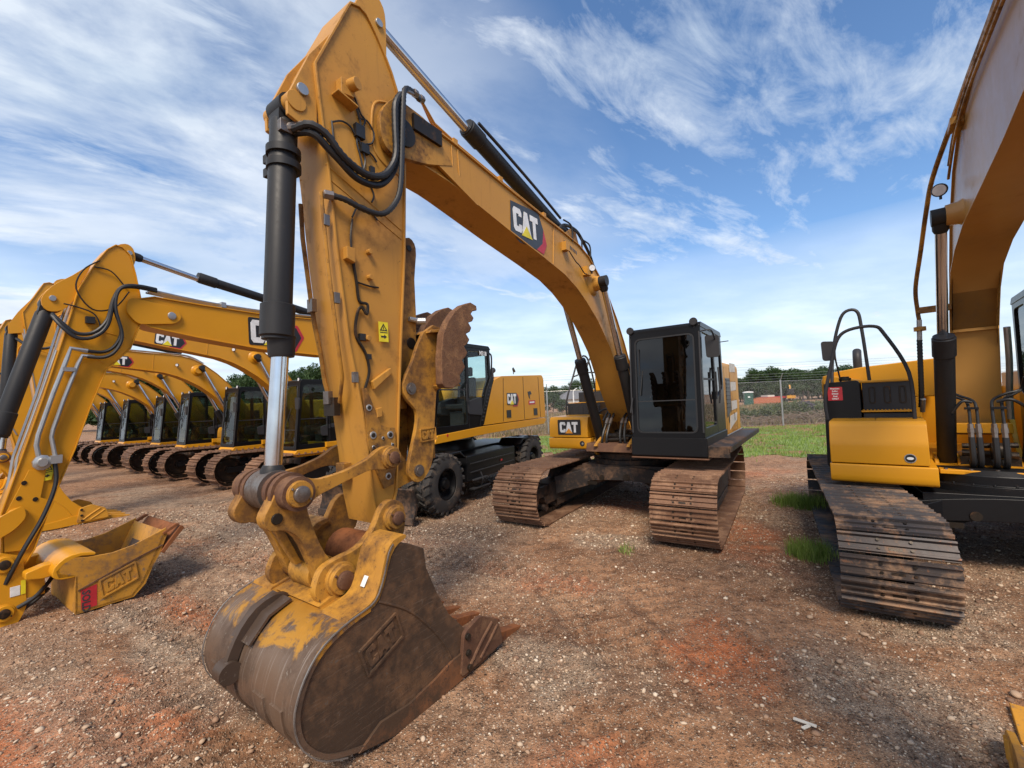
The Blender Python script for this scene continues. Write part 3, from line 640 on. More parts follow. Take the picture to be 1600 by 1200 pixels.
# ------------------------------------------------------------------ upper structure
def cab(parent, u0, u1, v0, v1, w0, w1, glass='dglass', slope=.10, interior=True, text=None, rounded=.10, name='cab', worn=False, rear=True):
    """steel-framed cab with real window openings; u0 rear, u1 front, v0 inner side, v1 outer side"""
    t = .055; prof = rpoly([(u0, w0), (u1+.02, w0), (u1, w0+.35), (u1-slope, w1), (u0+.04, w1)], [.03, .04, .1, .14, .12], 4)
    ci = MB().m('cabblack')
    # two side frames split by a middle pillar
    um = (u0+u1)*.5-.12
    front_o = [(um, w0), (u1+.02, w0), (u1-slope, w1-.02), (um, w1-.02)]; front_i = [(um+.05, w0+.14), (u1-.07, w0+.14), (u1-slope-.09, w1-.12), (um+.05, w1-.12)]
    rear_o = [(u0, w0), (um, w0), (um, w1-.02), (u0+.03, w1-.02)]; rear_i = [(u0+.10, w0+.75), (um-.05, w0+.55), (um-.05, w1-.12), (u0+.12, w1-.12)]
    for vs in ((v0, v0+t), (v1-t, v1)):
        for O_, I_ in ((front_o, front_i), (rear_o, rear_i)):
            ci.ring(rpoly(O_, .012, 4), rpoly(I_, rounded*.8, 4), vs[0], vs[1])
    # front frame
    fv = lambda a, b, d: (u1+.02-(slope+.02)*max(0, (b-w0)/(w1-w0))-d, a, b)
    ci.ring(rpoly([(v0, w0), (v1, w0), (v1, w1-.01), (v0, w1-.01)], .03, 5), rpoly([(v0+.085, w0+.07), (v1-.085, w0+.07), (v1-.085, w1-.13), (v0+.085, w1-.13)], rounded, 5), 0, t, fv)
    # roof, floor and rear wall
    ci.prism(rpoly([(u0-.01, w1-.05), (u1-slope+.015, w1-.05), (u1-slope-.04, w1+.03), (u0+.08, w1+.035)], .03), v0-.008, v1+.008)
    ci.box((u0, v0+.002, w0-.05), (u1+.015, v1-.002, w0+.03))
    ci.ring([(v0+t, w0+.03), (v1-t, w0+.03), (v1-t, w1-.05), (v0+t, w1-.05)], [(v0+.14, w0+.9), (v1-.14, w0+.9), (v1-.14, w1-.16), (v0+.14, w1-.16)], u0+.002, u0+.05, lambda a, b, d: (d, a, b))
    c = ci.build(name, parent, bevel=.010)
    wd = MB().m(glass).prism(rpoly([(v0+.075, w0+.06), (v1-.075, w0+.06), (v1-.075, w1-.12), (v0+.075, w1-.12)], rounded, 5), .012, .018, fv); wd.build('windshield', c)
    so_ = [(v0+.085, w0+.07), (v1-.085, w0+.07), (v1-.085, w1-.13), (v0+.085, w1-.13)]; MB().m('hose').ring(rpoly(so_, rounded, 5), rpoly([(v0+.108, w0+.093), (v1-.108, w0+.093), (v1-.108, w1-.153), (v0+.108, w1-.153)], rounded*.85, 5), -.004, .014, fv).build('windshield_seal', c)
    wi = MB().m('hose').tube([(u1+.005, v0+.16, w0+.66), (u1-.045, v0+.20, w0+1.05)], .008, 6, smooth=False); wi.box((u1-.062, v0+.14, w0+.98), (u1-.040, v0+.16, w1-.30)); wi.build('wiper', c)
    bar = MB().m('plastic'); bar.box((u1-.055, v0+.08, w0+.56), (u1-.02, v1-.08, w0+.575)); bar.tube([(u1-.03, v0+.3, w0+.62), (u1-.08, v0+.6, w0+1.2)], .008, 6, smooth=False); bar.build('windshield_divider', c)
    for vv in (v0+.02, v1-.026):
        sw_ = MB().m(glass); sw_.prism(rpoly([(um+.04, w0+.13), (u1-.06, w0+.13), (u1-slope-.08, w1-.11), (um+.04, w1-.11)], rounded*.8), vv, vv+.005); sw_.build('side_window', c)
        sw_ = MB().m(glass); sw_.prism(rpoly([(u0+.09, w0+.74), (um-.04, w0+.54), (um-.04, w1-.11), (u0+.11, w1-.11)], rounded*.8), vv, vv+.005); sw_.build('side_window', c)
    rg = MB().m(glass).prism([(v0+.13, w0+.89), (v1-.13, w0+.89), (v1-.13, w1-.15), (v0+.13, w1-.15)], u0+.02, u0+.026, lambda a, b, d: (d, a, b)); rg.build('rear_window', c)
    dh = MB().m('plastic'); dh.tube([(um+.10, v1+.035, w0+.62), (um+.10, v1+.035, w0+1.0)], .012, 8, smooth=False); dh.box((um-.02, v1, w0+.55), (um+.03, v1+.02, w0+.68))
    dh.prism([(um-.004, w0+.02), (um+.004, w0+.02), (um+.004, w1-.06), (um-.004, w1-.06)], v1, v1+.004)
    dh.prism([(um+.05, w0+.86), (u1-.07, w0+.86), (u1-.07, w0+.89), (um+.05, w0+.89)], v1-.03, v1-.01)
    dh.build('door_handle', c)
    if interior:
        s = MB().m('seatcloth'); cv = (v0+v1)/2; su = u0+.55
        s.prism(rpoly([(su-.1, w0+.42), (su+.40, w0+.46), (su+.42, w0+.58), (su-.1, w0+.56)], .04), cv-.24, cv+.24)
        s.prism(rpoly([(su-.20, w0+.50), (su-.02, w0+.52), (su-.12, w0+1.18), (su-.26, w0+1.16)], .05), cv-.22, cv+.22); s.prism(rpoly([(su-.27, w0+1.20), (su-.15, w0+1.20), (su-.17, w0+1.42), (su-.28, w0+1.40)], .04), cv-.12, cv+.12)
        s.box((su-.05, cv-.2, w0+.03), (su+.3, cv+.2, w0+.42)); s.build('seat', c, bevel=.01)
        k = MB().m('plastic')
        for sg in (-1, 1):
            k.prism(rpoly([(su-.1, w0+.3), (su+.5, w0+.35), (su+.52, w0+.62), (su-.05, w0+.72)], .05), cv+sg*.40-.09, cv+sg*.40+.09)
            k.tube([(su+.45, cv+sg*.40, w0+.60), (su+.5, cv+sg*.38, w0+.78)], .022, 8, smooth=False)
        k.box((u1-.32, v0+.08, w0+.45), (u1-.26, v0+.24, w0+1.0)); k.box((u1-.30, cv-.05, w0+.03), (u1-.24, cv+.12, w0+.35)); k.build('control_console', c, bevel=.008)
    return c
def mirror(parent, p, arm, name='mirror', s=1):
    m = MB().m('plastic'); x, y, z = p
    m.prism(rpoly([(y-.09*s, z-.17*s), (y+.09*s, z-.17*s), (y+.10*s, z+.15*s), (y-.10*s, z+.17*s)], .04, 4), x-.03, x+.02, lambda a, b, d: (d, a, b)); m.tube(arm, .011, 7)
    m.m('lamp').prism(rpoly([(y-.075*s, z-.15*s), (y+.075*s, z-.15*s), (y+.085*s, z+.13*s), (y-.085*s, z+.15*s)], .03, 4), x-.034, x-.031, lambda a, b, d: (d, a, b))
    return m.build(name, parent, bevel=.006)
def worklight(parent, p, d, r=.055, name='work_light', lens='lamp'):
    m = MB().m('plastic'); p = Vector(p); d = Vector(d).normalized()
    m.lathe(p-d*.05, d, [(0, r*.5), (.02, r*.95), (.05, r), (.058, r*.92)], 18); m.m(lens).lathe(p+d*.003, d, [(0, r*.86), (.008, r*.8)], 18)
    m.m('plastic').cyl(p-d*.03, p-d*.03+Vector((0, 0, -r*1.5)), .012, n=6); return m.build(name, parent)
def hood_block(mb, u0, u1, v0, v1, w0, w1, r=.10):
    mb.prism(rpoly([(v0, w0), (v1, w0), (v1, w1), (v0, w1)], [.02, .02, r, r], 5), u0, u1, lambda a, b, d: (d, a, b))
def louvers(parent, u0, u1, w0, w1, v, n=8, name='vent_grille'):
    g = MB().m('dblack').prism([(u0, w0), (u1, w0), (u1, w1), (u0, w1)], v, v+.004); g.m('plastic')
    for k in range(n):
        z = w0+(k+.5)*(w1-w0)/n; g.box((u0+.01, v+.004, z-.006), (u1-.01, v+.016, z+.006))
    return g.build(name, parent)

def upper_body(parent, mat, v_off=0, row=False, mm='yel', skirt='blackdust', rear_u=-2.75, deck=None):
    """slewing deck, boom foot brackets, pumps and hoses, counterweight, engine housing"""
    deck = deck or mm; fitm = 'pinsteel' if deck == 'worn2' else 'steel'
    d = MB().m(deck); d.box((rear_u+.3, -1.38, 1.12), (.55, 1.60, 1.27)); d.m('rustd' if deck == 'worn2' else deck).prism([(.55, 1.12), (1.02, 1.12), (.98, 1.27), (.55, 1.27)], -.50, .50)
    dk = d.build('slewing_deck', parent, bevel=.01)
    f = MB().m(deck)
    for s in (-1, 1):
        f.prism(catmull([(-.75, 1.27), (-.55, 1.60), (-.22, 1.95), (.05, 2.03), (.22, 1.90), (.32, 1.60), (.62, 1.42), (.92, 1.30), (.95, 1.20), (-.6, 1.20)], 3), s*.30-.03, s*.30+.03)
        f.lathe((.08, s*.325, 1.84), (0, s, 0), [(0, .13), (.03, .13), (.04, .08), (.04, .01)], 20)
        f.prism(catmull([(.40, 1.22), (.43, 1.08), (.56, 1.0), (.68, 1.06), (.72, 1.22), (.62, 1.34), (.48, 1.34)], 3), s*.47-.02, s*.47+.02)
    f.build('boom_foot_bracket', parent, bevel=.006)
    h = MB().m('hose')
    for i, v in enumerate((-.20, -.12, .12, .20)):
        h.tube([(.62, v, 1.25), (.90, v*1.1, 1.24), (.93, v, 1.40), (.78, v*.9, 1.62), (.60, v*.9, 1.75)], .022, 8)
        h.m(fitm).cyl((.80, v*.9, 1.60), (.70, v*.9, 1.69), .028, n=8); h.m('hose')
        h.tube([(.60, v*.9, 1.75), (.45, v*1.5, 1.86), (.50, v*2.2, 1.80), (.62, v*2.6, 1.65)], .018, 7)
    h.m('grease').lathe((.35, 0, 1.27), (0, 0, 1), [(0, .26), (.12, .26), (.16, .16), (.2, .1)], 20); h.box((-.3, -.26, 1.27), (.2, .26, 1.45))
    h.cyl((.55, -.26, 1.36), (.55, .26, 1.36), .05, n=12); h.cyl((.75, -.22, 1.30), (.72, .2, 1.33), .035, n=10)
    h.build('hydraulic_hose_bundle', parent)
    c = MB().m(mm); q = rpoly([(-1.45, .95), (1.45, .95), (1.45, 2.15), (-1.45, 2.15)], .18, 5)
    arc_o = [( rear_u+.35, -1.45), (rear_u+.10, -1.30), (rear_u-.10, -.7), (rear_u-.15, 0), (rear_u-.10, .7), (rear_u+.10, 1.30), (rear_u+.35, 1.45)]
    c.prism(catmull(arc_o, 3, False), 1.0, 2.05, lambda a, b, d: (a, b, d)); c.build('counterweight', parent, bevel=.04)
    e = MB().m(mm); hood_block(e, rear_u+.35, -.42, .62, 1.56, 1.27, 2.66, .10); hood_block(e, rear_u+.35, -1.0, -1.42, .62, 1.27, 2.28, .06)
    e.prism([(-.42, 1.27), (-.36, 1.35), (-.36, 2.45), (-.42, 2.6)], .66, 1.52)
    eh = e.build('engine_housing', parent, bevel=.02)
    dd = MB().m('dblack')
    for u in (-.95, -1.6): dd.box((u-.10, 1.56, 1.50), (u, 1.566, 1.66))
    for u in (-.72, -1.32, -1.95): dd.box((u-.004, 1.56, 1.30), (u+.004, 1.563, 2.56))
    dd.pieces('door_latch', eh)
    louvers(eh, -1.25, -.80, 1.75, 2.35, 1.561)
    ex = MB().m('plastic'); ex.tube([(-1.9, -.6, 2.25), (-1.9, -.6, 2.55), (-2.05, -.6, 2.68)], .055, 14); ex.build('exhaust_pipe', parent)
    return eh
def front_box(parent, u0, u1, v0, v1, w0, w1, mm='yel', lip=.22, name='storage_box', slant=False):
    b = MB().m(mm); b.prism(rpoly([(u0, w0+lip), (u1-.012, w0+lip), (u1-.012, w0+lip+.24), (u1-.085, w1-.04), (u1-.13, w1), (u0, w1+.01)], [.01, .01, .04, .03, .03, .01], 4) if slant else rpoly([(u0, w0+lip), (u1-.012, w0+lip), (u1-.02, w0+lip+.25), (u1-.07, w1), (u0, w1+.01)], [.01, .01, .1, .05, .01], 4), v0+.004, v1-.06)
    b.prism(rpoly([(u0, w0), (u1-.02, w0), (u1, w0+.06), (u1, w0+lip-.012), (u0, w0+lip-.012)], [.01, .04, .04, .02, .01], 4), v0-.006, v1)
    o = b.build(name, parent, bevel=.022); return o
def rail(parent, pts, r=.019, name='handrail'):
    return MB().m('plastic').tube(pts, r, 10).build(name, parent)

# ================================================================== the large worn excavator in the middle
YAW = 35.24
main = thing('tracked_excavator', 'large worn yellow excavator in the centre with rusty bucket on the ground and a thumb', 'excavator', (2.277, 8.363, 0), YAW)
ty = R_(35.24-32.04)
for s in (-1, 1): track(main, s*1.30, .845, 2.34, .95, 'tread', yaw=ty)
carbody(main, 1.30, .95, yaw=ty)
upper_body(main, 'yel', mm='yeldust', deck='worn2')
bx = front_box(main, .05, .79, -1.39, -.506, 1.126, 1.737, 'yel')
emblem(bx, (.776, -1.145, 1.44), (0, 1, 0), (0, 0, 1), .20, 'rect').location.x = .004
lk = MB().m('dblack').cyl((.78, -.68, 1.235), (.793, -.68, 1.235), .05, n=16); lk.m('steel').cyl((.79, -.67, 1.235), (.797, -.67, 1.235), .02, n=10); lk.build('box_lock', bx)
tk = MB().m('plastic'); tk.box((-.55, -1.36, 1.27), (.02, -.62, 1.98)); tk.box((-1.0, -1.38, 1.27), (-.56, -.62, 2.22))
for k in range(6): tk.box((.02, -1.30+k*.12, 1.42), (.03, -1.24+k*.12, 1.92))
for k in range(5): tk.box((-.55, -1.3+k*.13, 2.0), (-.54, -1.24+k*.13, 2.18))
tk.build('fuel_tank', main, bevel=.012)
sp = MB().m('yel'); sp.box((-.56, -1.34, 1.985), (.02, -.66, 2.0)); sp.box((-.98, -.98, 2.24), (-.60, -.62, 2.72)); sp.build('step_tread', main, bevel=.01)
rail(main, [(.10, -1.34, 1.70), (.10, -1.33, 2.05), (-.10, -1.26, 2.55), (-.25, -1.18, 2.92), (-.5, -1.1, 2.96), (-.85, -1.12, 2.4), (-.9, -1.12, 2.0)])
rail(main, [(-.10, -1.0, 1.98), (-.05, -.98, 2.4), (-.2, -.92, 2.88), (-.38, -.80, 2.95), (-.55, -.78, 2.6), (-.6, -.78, 2.2)])
rail(main, [(-.12, -1.26, 2.55), (-.2, -1.05, 2.62), (-.3, -.86, 2.62)], .014)
cb = cab(main, -.36, 1.40, .52, 1.60, 1.42, 3.12, 'dglass', slope=.07, rounded=.10)
sk = MB().m('black'); sk.prism([(-.3, 1.14), (1.40, 1.12), (1.43, 1.15), (1.42, 1.425), (-.3, 1.425)], .50, 1.625); sk.m('rustd').box((-.2, .49, 1.10), (1.435, 1.635, 1.125)); sk.build('cab_guard', main, bevel=.01)
pg = MB().m('plastic')
for v in (.535, 1.585): pg.tube([(1.42, v, 1.5), (1.40, v, 2.2), (1.34, v, 3.0)], .014, 8, smooth=False)
pg.tube([(1.43, .56, 2.05), (1.47, .53, 1.82), (1.44, .54, 1.80)], .012, 8, smooth=False); pg.pieces('front_grab_rail', cb)
worklight(cb, (1.36, .55, 3.13), (1, 0, 0), .06, lens='plastic'); worklight(cb, (1.36, 1.52, 3.15), (1, 0, 0), .06, lens='plastic')
mirror(cb, (1.12, 1.72, 2.78), [(1.30, 1.60, 3.0), (1.28, 1.74, 3.0), (1.12, 1.76, 2.86)])
pg = MB().m('plastic').tube([(.30, 1.64, 2.5), (.36, 1.66, 2.1), (.36, 1.64, 1.9)], .014, 8, smooth=False); pg.tube([(-.30, 1.60, 2.98), (-.25, 1.74, 2.98)], .008, 6, smooth=False); pg.build('door_grab_handle', cb)
cw = MB().m('blackdust'); cw.box((-2.2, 1.60, 1.27), (1.38, 1.92, 1.30)); cw.box((-2.2, 1.905, 1.22), (1.38, 1.925, 1.30)); cw.prism([(1.30, 1.14), (1.38, 1.14), (1.38, 1.27), (1.30, 1.27)], 1.62, 1.90)
cw.m('steel').box((-2.2, 1.606, 1.30), (1.38, 1.622, 1.318))
cw.build('catwalk', main, bevel=.004)
dc = MB()  # reflected stripes on the housing side, painted as flat colour
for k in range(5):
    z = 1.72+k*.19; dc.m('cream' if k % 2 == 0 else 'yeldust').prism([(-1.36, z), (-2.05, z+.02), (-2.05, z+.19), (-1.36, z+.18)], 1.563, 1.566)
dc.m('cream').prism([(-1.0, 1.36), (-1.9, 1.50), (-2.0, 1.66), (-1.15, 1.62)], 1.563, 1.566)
dc.m('dgrey').prism([(-.76, 1.60), (-.90, 2.3), (-1.26, 2.36), (-1.28, 1.72)], 1.567, 1.569); dc.build('painted_reflection_stripes', main)

bo = boom(main, 'worn', 'worn2')
worklight(bo, (2.14, .30, 4.04), (.8, .6, -.1), .055)
br = MB().m('worn'); br.box((2.12, .19, 3.93), (2.24, .27, 4.06)); br.box((2.78, .19, 4.14), (2.88, .26, 4.26)); br.m('hose').tube([(2.80, .24, 4.18), (2.6, .25, 4.05), (2.45, .24, 4.02), (2.3, .25, 3.93), (2.16, .25, 3.97)], .008, 6); br.build('light_bracket', bo)
tp = MB().m('hose')
tp.tube([(1.62, .12, 4.10), (1.85, .14, 4.35), (2.10, .14, 4.52), (2.30, .13, 4.62), (2.62, .12, 4.60), (2.78, .10, 4.50)], .024, 9); tp.tube([(1.60, -.05, 4.14), (1.85, -.03, 4.42), (2.15, 0, 4.62), (2.5, 0, 4.66), (2.86, 0, 4.55)], .024, 9)
tp.m('worn'); tp.tube([(2.75, .15, 4.46), (3.2, .15, 4.50), (4.2, .15, 4.60), (4.9, .16, 4.67), (5.25, .15, 4.74), (5.5, .2, 4.86)], .013, 7, smooth=False); tp.tube([(2.75, .10, 4.46), (3.2, .10, 4.50), (4.2, .10, 4.60), (4.9, .10, 4.67), (5.25, .10, 4.78), (5.45, .16, 4.90)], .013, 7, smooth=False)
for u, w in ((3.3, 4.48), (4.25, 4.575), (5.0, 4.65)): tp.box((u-.03, .07, w), (u+.03, .19, w+.05))
for u in (1.95, 2.25, 2.55): tp.m('hose').tube([(u, .2, 4.28+.13*(u-1.95)), (u+.02, .2, 4.46+.2*(u-1.95)), (u+.16, .15, 4.52+.2*(u-1.95))], .012, 6)
tp.build('boom_hydraulic_line', bo)
pb = MB().m('worn').prism([(5.15, 4.38), (4.72, 4.13), (4.75, 4.10), (5.35, 4.30)], .205, .235); pb.m('grease').box((5.28, .20, 4.46), (5.62, .27, 4.60)); pb.build('boom_wear_pad', bo)
tx = MB().m('dgrey')
for k, u in enumerate(np.arange(2.42, 2.82, .045)): tx.prism([(u, 4.20+.16*(u-2.4)), (u+.026, 4.20+.16*(u-2.4)), (u+.026, 4.245+.16*(u-2.4)), (u, 4.245+.16*(u-2.4))], .190, .1925)
tx.build('stencil_mark', bo)
for s in (-1, 1):
    hydraulic(main, (.56, s*.36, 1.12), (1.92, s*.36, 3.87), (1.365, s*.36, 2.76), .088, .047, 'boom_cylinder', w=.075)
    ln = MB().m('hose').tube([(1.25, s*.45, 2.62), (1.0, s*.46, 2.1), (.82, s*.42, 1.75), (.75, s*.3, 1.66)], .013, 7); ln.build('cylinder_line', main)
hydraulic(main, (2.35, 0, 4.50), (5.88, 0, 5.44), (4.62, 0, 5.08), .088, .052, 'stick_cylinder', w=.08)
ln = MB().m('hose').tube([(4.5, .09, 5.16), (4.0, .11, 5.02), (3.3, .11, 4.84), (2.7, .10, 4.68)], .018, 8); ln.build('cylinder_line', main)
bk_ = MB().m('worn2')
for s in (-1, 1): bk_.prism([(2.15, 4.30), (2.30, 4.60), (2.45, 4.60), (2.75, 4.40)], s*.12-.015, s*.12+.015)
bk_.build('cylinder_bracket', bo, bevel=.005)

st = stick(main, 'worn')
# clevis plates at the stick's heel for the stick cylinder and on its back for the bucket cylinder
cl = MB().m('worn')
for s in (-1, 1):
    cl.prism(catmull([(5.80, 5.0), (5.78, 5.30), (5.80, 5.48), (5.90, 5.55), (6.0, 5.48), (6.10, 5.25), (6.02, 5.15), (5.93, 5.1)], 3), s*.12-.015, s*.12+.015)
    cl.prism([(6.12, 5.21), (6.50, 4.60), (6.60, 4.36), (6.665, 4.20), (6.66, 4.08), (6.56, 4.05), (6.45, 4.12), (6.44, 4.55), (6.25, 4.92)], s*.145-.015, s*.145+.015)
    cl.m('steel').cyl((5.86, s*.13, 5.30), (5.86, s*.155, 5.30), .035, n=12); cl.cyl((6.56, s*.16, 4.30), (6.56, s*.185, 4.30), .042, n=14); cl.m('worn')
cl.cyl((6.60, -.17, 4.20), (6.60, .17, 4.20), .07, n=16)
cl.build('cylinder_clevis', st, bevel=.005)
ap = MB().m('worn2')
ap.prism([(6.16, 2.22), (6.125, 2.22), (6.0, 1.93), (5.87, 1.90), (5.86, 1.62), (5.90, 1.46), (5.99, 1.44), (6.07, 1.62), (6.125, 1.80)], .174, .196)
ap.prism([(6.16, 2.22), (6.125, 2.22), (6.0, 1.93), (5.87, 1.90), (5.86, 1.62), (5.90, 1.46), (5.99, 1.44), (6.07, 1.62), (6.125, 1.80)], -.196, -.174)
ap.m('steel')
for u, w, r in ((6.08, 1.86, .030), (5.92, 1.85, .030), (6.11, 2.07, .026), (5.99, 1.83, .014), (6.08, 1.77, .014), (5.90, 1.77, .014), (5.95, 1.53, .028)): ap.cyl((u, .19, w), (u, .202, w), r, n=12); ap.m('grease').cyl((u, .199, w), (u, .206, w), r*.6, n=10); ap.m('steel')
ap.m('worn2').box((6.12, -.14, 1.52), (6.185, -.03, 1.65))
ap.build('stick_doubler_plate', st, bevel=.003)
warning_sticker(st, (5.995, .193, 2.585), (-1, 0, .02), (.02, 0, 1), .09)
bl = MB().m('worn'); bl.prism([(6.30, 4.52), (6.17, 4.56), (6.19, 4.42), (6.30, 4.40)], .172, .24); bl.cyl((6.22, .22, 4.50), (6.20, .30, 4.50), .045, n=12); bl.prism([(6.34, 4.40), (6.17, 4.36), (6.17, 4.345), (6.34, 4.385)], .172, .26)
bl.prism([(6.08, 2.27), (5.90, 2.38), (5.89, 2.34), (6.06, 2.21)], .172, .21); bl.prism([(6.04, 2.06), (5.99, 2.07), (5.99, 2.0), (6.04, 1.99)], .172, .20)
for u, w in ((6.06, 3.28), (6.06, 3.08), (6.10, 2.60)): bl.cyl((u, .17, w), (u, .215, w), .022, n=10)
bl.prism([(6.28, 3.26), (6.21, 3.26), (6.21, 3.15), (6.28, 3.17)], .172, .225); bl.pieces('bracket', st, bevel=.004)
hb = MB().m('hose')
hb.tube([(6.60, .10, 4.02), (6.54, .22, 4.04), (6.44, .26, 4.0), (6.36, .27, 3.92), (6.27, .27, 3.87), (6.13, .27, 3.84), (5.98, .27, 3.89), (5.88, .27, 4.01), (5.84, .28, 4.14), (5.84, .28, 4.36), (5.83, .28, 4.55), (5.76, .27, 4.68)], .030, 10, ribs=.022)
hb.tube([(6.60, .02, 4.02), (6.52, .20, 4.0), (6.42, .23, 3.93), (6.33, .24, 3.87), (6.20, .24, 3.80), (6.05, .24, 3.80), (5.93, .24, 3.87), (5.83, .24, 4.02), (5.79, .25, 4.2), (5.79, .25, 4.45), (5.76, .24, 4.62)], .026, 10)
hb.tube([(6.41, .20, 3.60), (6.30, .24, 3.595), (6.15, .27, 3.56), (5.99, .28, 3.58), (5.87, .29, 3.71), (5.82, .30, 3.87), (5.79, .30, 4.21), (5.765, .30, 4.55), (5.735, .29, 4.72), (5.64, .26, 4.79), (5.5, .22, 4.80)], .024, 10, ribs=.018)
hb.build('hydraulic_hose', st)
ft = MB().m('pinsteel'); ft.cyl((6.62, .06, 4.03), (6.52, .20, 4.045), .04, n=10); ft.box((6.60, -.02, 3.99), (6.68, .10, 4.07)); ft.cyl((6.43, .19, 3.60), (6.37, .215, 3.60), .034, n=6)
ft.cyl((5.72, .28, 4.74), (5.5, .22, 4.83), .02, n=8); ft.cyl((5.6, .25, 4.80), (5.55, .24, 4.81), .034, n=6); ft.cyl((5.48, .2, 4.84), (5.43, .19, 4.85), .034, n=6)
for u, w in ((6.345, 2.87), (6.41, 3.42), (6.21, 2.30)): ft.box((u-.022, .165, w-.04), (u+.022, .192, w+.04))
for v, u, w in ((-.12, 6.35, 2.86), (-.10, 6.25, 2.16)): ft.box((u-.01, v-.035, w-.05), (u+.03, v+.035, w+.05))
ft.pieces('hose_fitting', st, bevel=.003)
wr = MB().m('hose')
for pts in ([(6.15, 4.47), (6.10, 4.37), (6.06, 4.32), (6.14, 4.15), (6.11, 4.01), (6.08, 3.90), (6.0, 3.77), (6.02, 3.69)], [(6.35, 4.17), (6.27, 4.22), (6.20, 4.22), (6.16, 4.18), (6.10, 4.12)],
            [(6.12, 4.32), (6.04, 4.34), (5.98, 4.27), (6.0, 4.18), (6.06, 4.14)], [(6.10, 4.12), (6.0, 4.08), (5.96, 4.04)], [(6.14, 4.40), (6.10, 4.28), (6.12, 4.16), (6.07, 4.02), (6.09, 3.92)], [(6.35, 4.18), (6.33, 4.02), (6.26, 3.90)],
            [(6.20, 3.51), (6.14, 3.62), (6.05, 3.62), (5.97, 3.56)], [(6.18, 3.02), (6.06, 3.01), (5.98, 3.015)]): wr.tube([(u, .185, w) for u, w in pts], .0075, 5)
wr.m('grease'); wr.tube([(6.21, .185, 3.21), (6.18, .185, 3.02), (6.16, .185, 2.88), (6.10, .20, 2.86), (6.115, .21, 2.78), (6.15, .20, 2.83), (6.18, .185, 2.78), (6.20, .185, 2.62), (6.12, .185, 2.49), (6.09, .185, 2.35), (6.13, .185, 2.22)], .012, 6)
wr.tube([(6.20, .185, 3.5), (6.22, .185, 3.35), (6.21, .185, 3.2)], .008, 5)
wr.m('hose'); wr.box((6.08, .17, 4.16), (6.16, .21, 4.26)); wr.box((6.04, .17, 4.06), (6.11, .205, 4.13)); wr.box((5.99, .17, 3.88), (6.03, .20, 3.98)); wr.box((6.12, .17, 2.58), (6.17, .20, 2.63)); wr.box((6.07, .17, 2.44), (6.11, .195, 2.48)); wr.pieces('loose_wiring', st)
pp = MB().m('worn2'); pp.tube([(6.43, -.12, 3.62), (6.42, -.12, 3.36), (6.37, -.12, 2.92), (6.34, -.12, 2.70), (6.30, -.12, 2.5), (6.27, -.12, 2.28), (6.24, -.10, 2.12)], .017, 8, smooth=False)
pp.tube([(6.24, .02, 2.12), (6.29, .14, 2.30), (6.34, .17, 2.55), (6.40, .17, 3.1), (6.44, .17, 3.62)], .014, 8, smooth=False); pp.m('grease').box((6.21, -.16, 2.02), (6.26, -.02, 2.16)); pp.build('stick_hydraulic_line', st)
bc = hydraulic(main, (6.60, 0, 4.20), (6.735, 0, 1.56), (6.655, 0, 2.55), .090, .055, 'bucket_cylinder', w=.09, collar=1.2)
bb = MB().m('barrel')
for w in (3.86, 3.76): bb.lathe((6.612, 0, w), (0, 0, 1), [(0, .104), (0, .112), (.05, .112), (.05, .104)], 24); bb.box((6.60, -.20, w), (6.66, -.10, w+.06))
bb.m('barrel').lathe((6.655, 0, 2.44), (0, 0, 1), [(0, .06), (0, .078), (.02, .084), (.12, .088), (.14, .094)], 24); bb.pieces('clamp_band', bc)
bucket_links(main, 'worn2')
mb_ = bucket_assembly(main, .575, 'bucket', 'shellp', 'worn2', name='bucket')
for q_ in [mb_]+list(mb_.children):
    if q_.name.split('.')[0] != 'bucket_ear':
        for v_ in q_.data.vertices: v_.co.y += .085
MB().m('white').prism([(6.446, .935), (6.412, .99), (6.408, .99), (6.442, .935)], .51, .55).build('paper_label', main)
# thumb under the stick
th_ = MB().m('worn2')
arm = catmull([(5.30, 2.77), (5.52, 2.71), (5.66, 2.44), (5.77, 2.25), (5.735, 2.13), (5.64, 2.04), (5.625, 1.95), (5.665, 1.80), (5.73, 1.60), (5.735, 1.50), (5.68, 1.44), (5.60, 1.43), (5.52, 1.49), (5.46, 1.60), (5.43, 1.82), (5.40, 2.10), (5.38, 2.20), (5.33, 2.27)], 2)
for s in (-1, 1): th_.prism(arm, s*.17-.02, s*.17+.02)
th_.box((5.40, -.16, 1.60), (5.44, .16, 2.2)); th_.prism([(5.42, 2.21), (5.44, 2.24), (5.15, 2.27), (5.12, 2.24)], -.22, .24); th_.prism([(5.50, 2.70), (5.48, 2.73), (5.20, 2.77), (5.22, 2.74)], -.22, .24); th_.prism([(5.33, 2.25), (5.29, 2.25), (5.27, 2.77), (5.31, 2.77)], -.26, .28)
tb = th_.build('thumb', main, bevel=.006)
for v in (.29, 0, -.29):
    t = MB().m('tine'); P = [(5.457, 2.25), (5.454, 2.473), (5.419, 2.69), (5.349, 2.812), (5.26, 2.912), (5.144, 2.989), (5.033, 3.03), (4.95, 3.01), (4.945, 2.965), (5.0, 2.955), (5.035, 2.92), (4.995, 2.885), (5.02, 2.85), (5.075, 2.83), (5.035, 2.785), (5.06, 2.745), (5.115, 2.72), (5.07, 2.67), (5.10, 2.63), (5.15, 2.60), (5.105, 2.545), (5.135, 2.505), (5.185, 2.47), (5.145, 2.41), (5.18, 2.37), (5.225, 2.33), (5.21, 2.27), (5.315, 2.211), (5.42, 2.217)]
    t.prism(P, v-.04, v+.04); t.build('thumb_tine', tb, bevel=.008)
pin = MB().m('pinsteel')
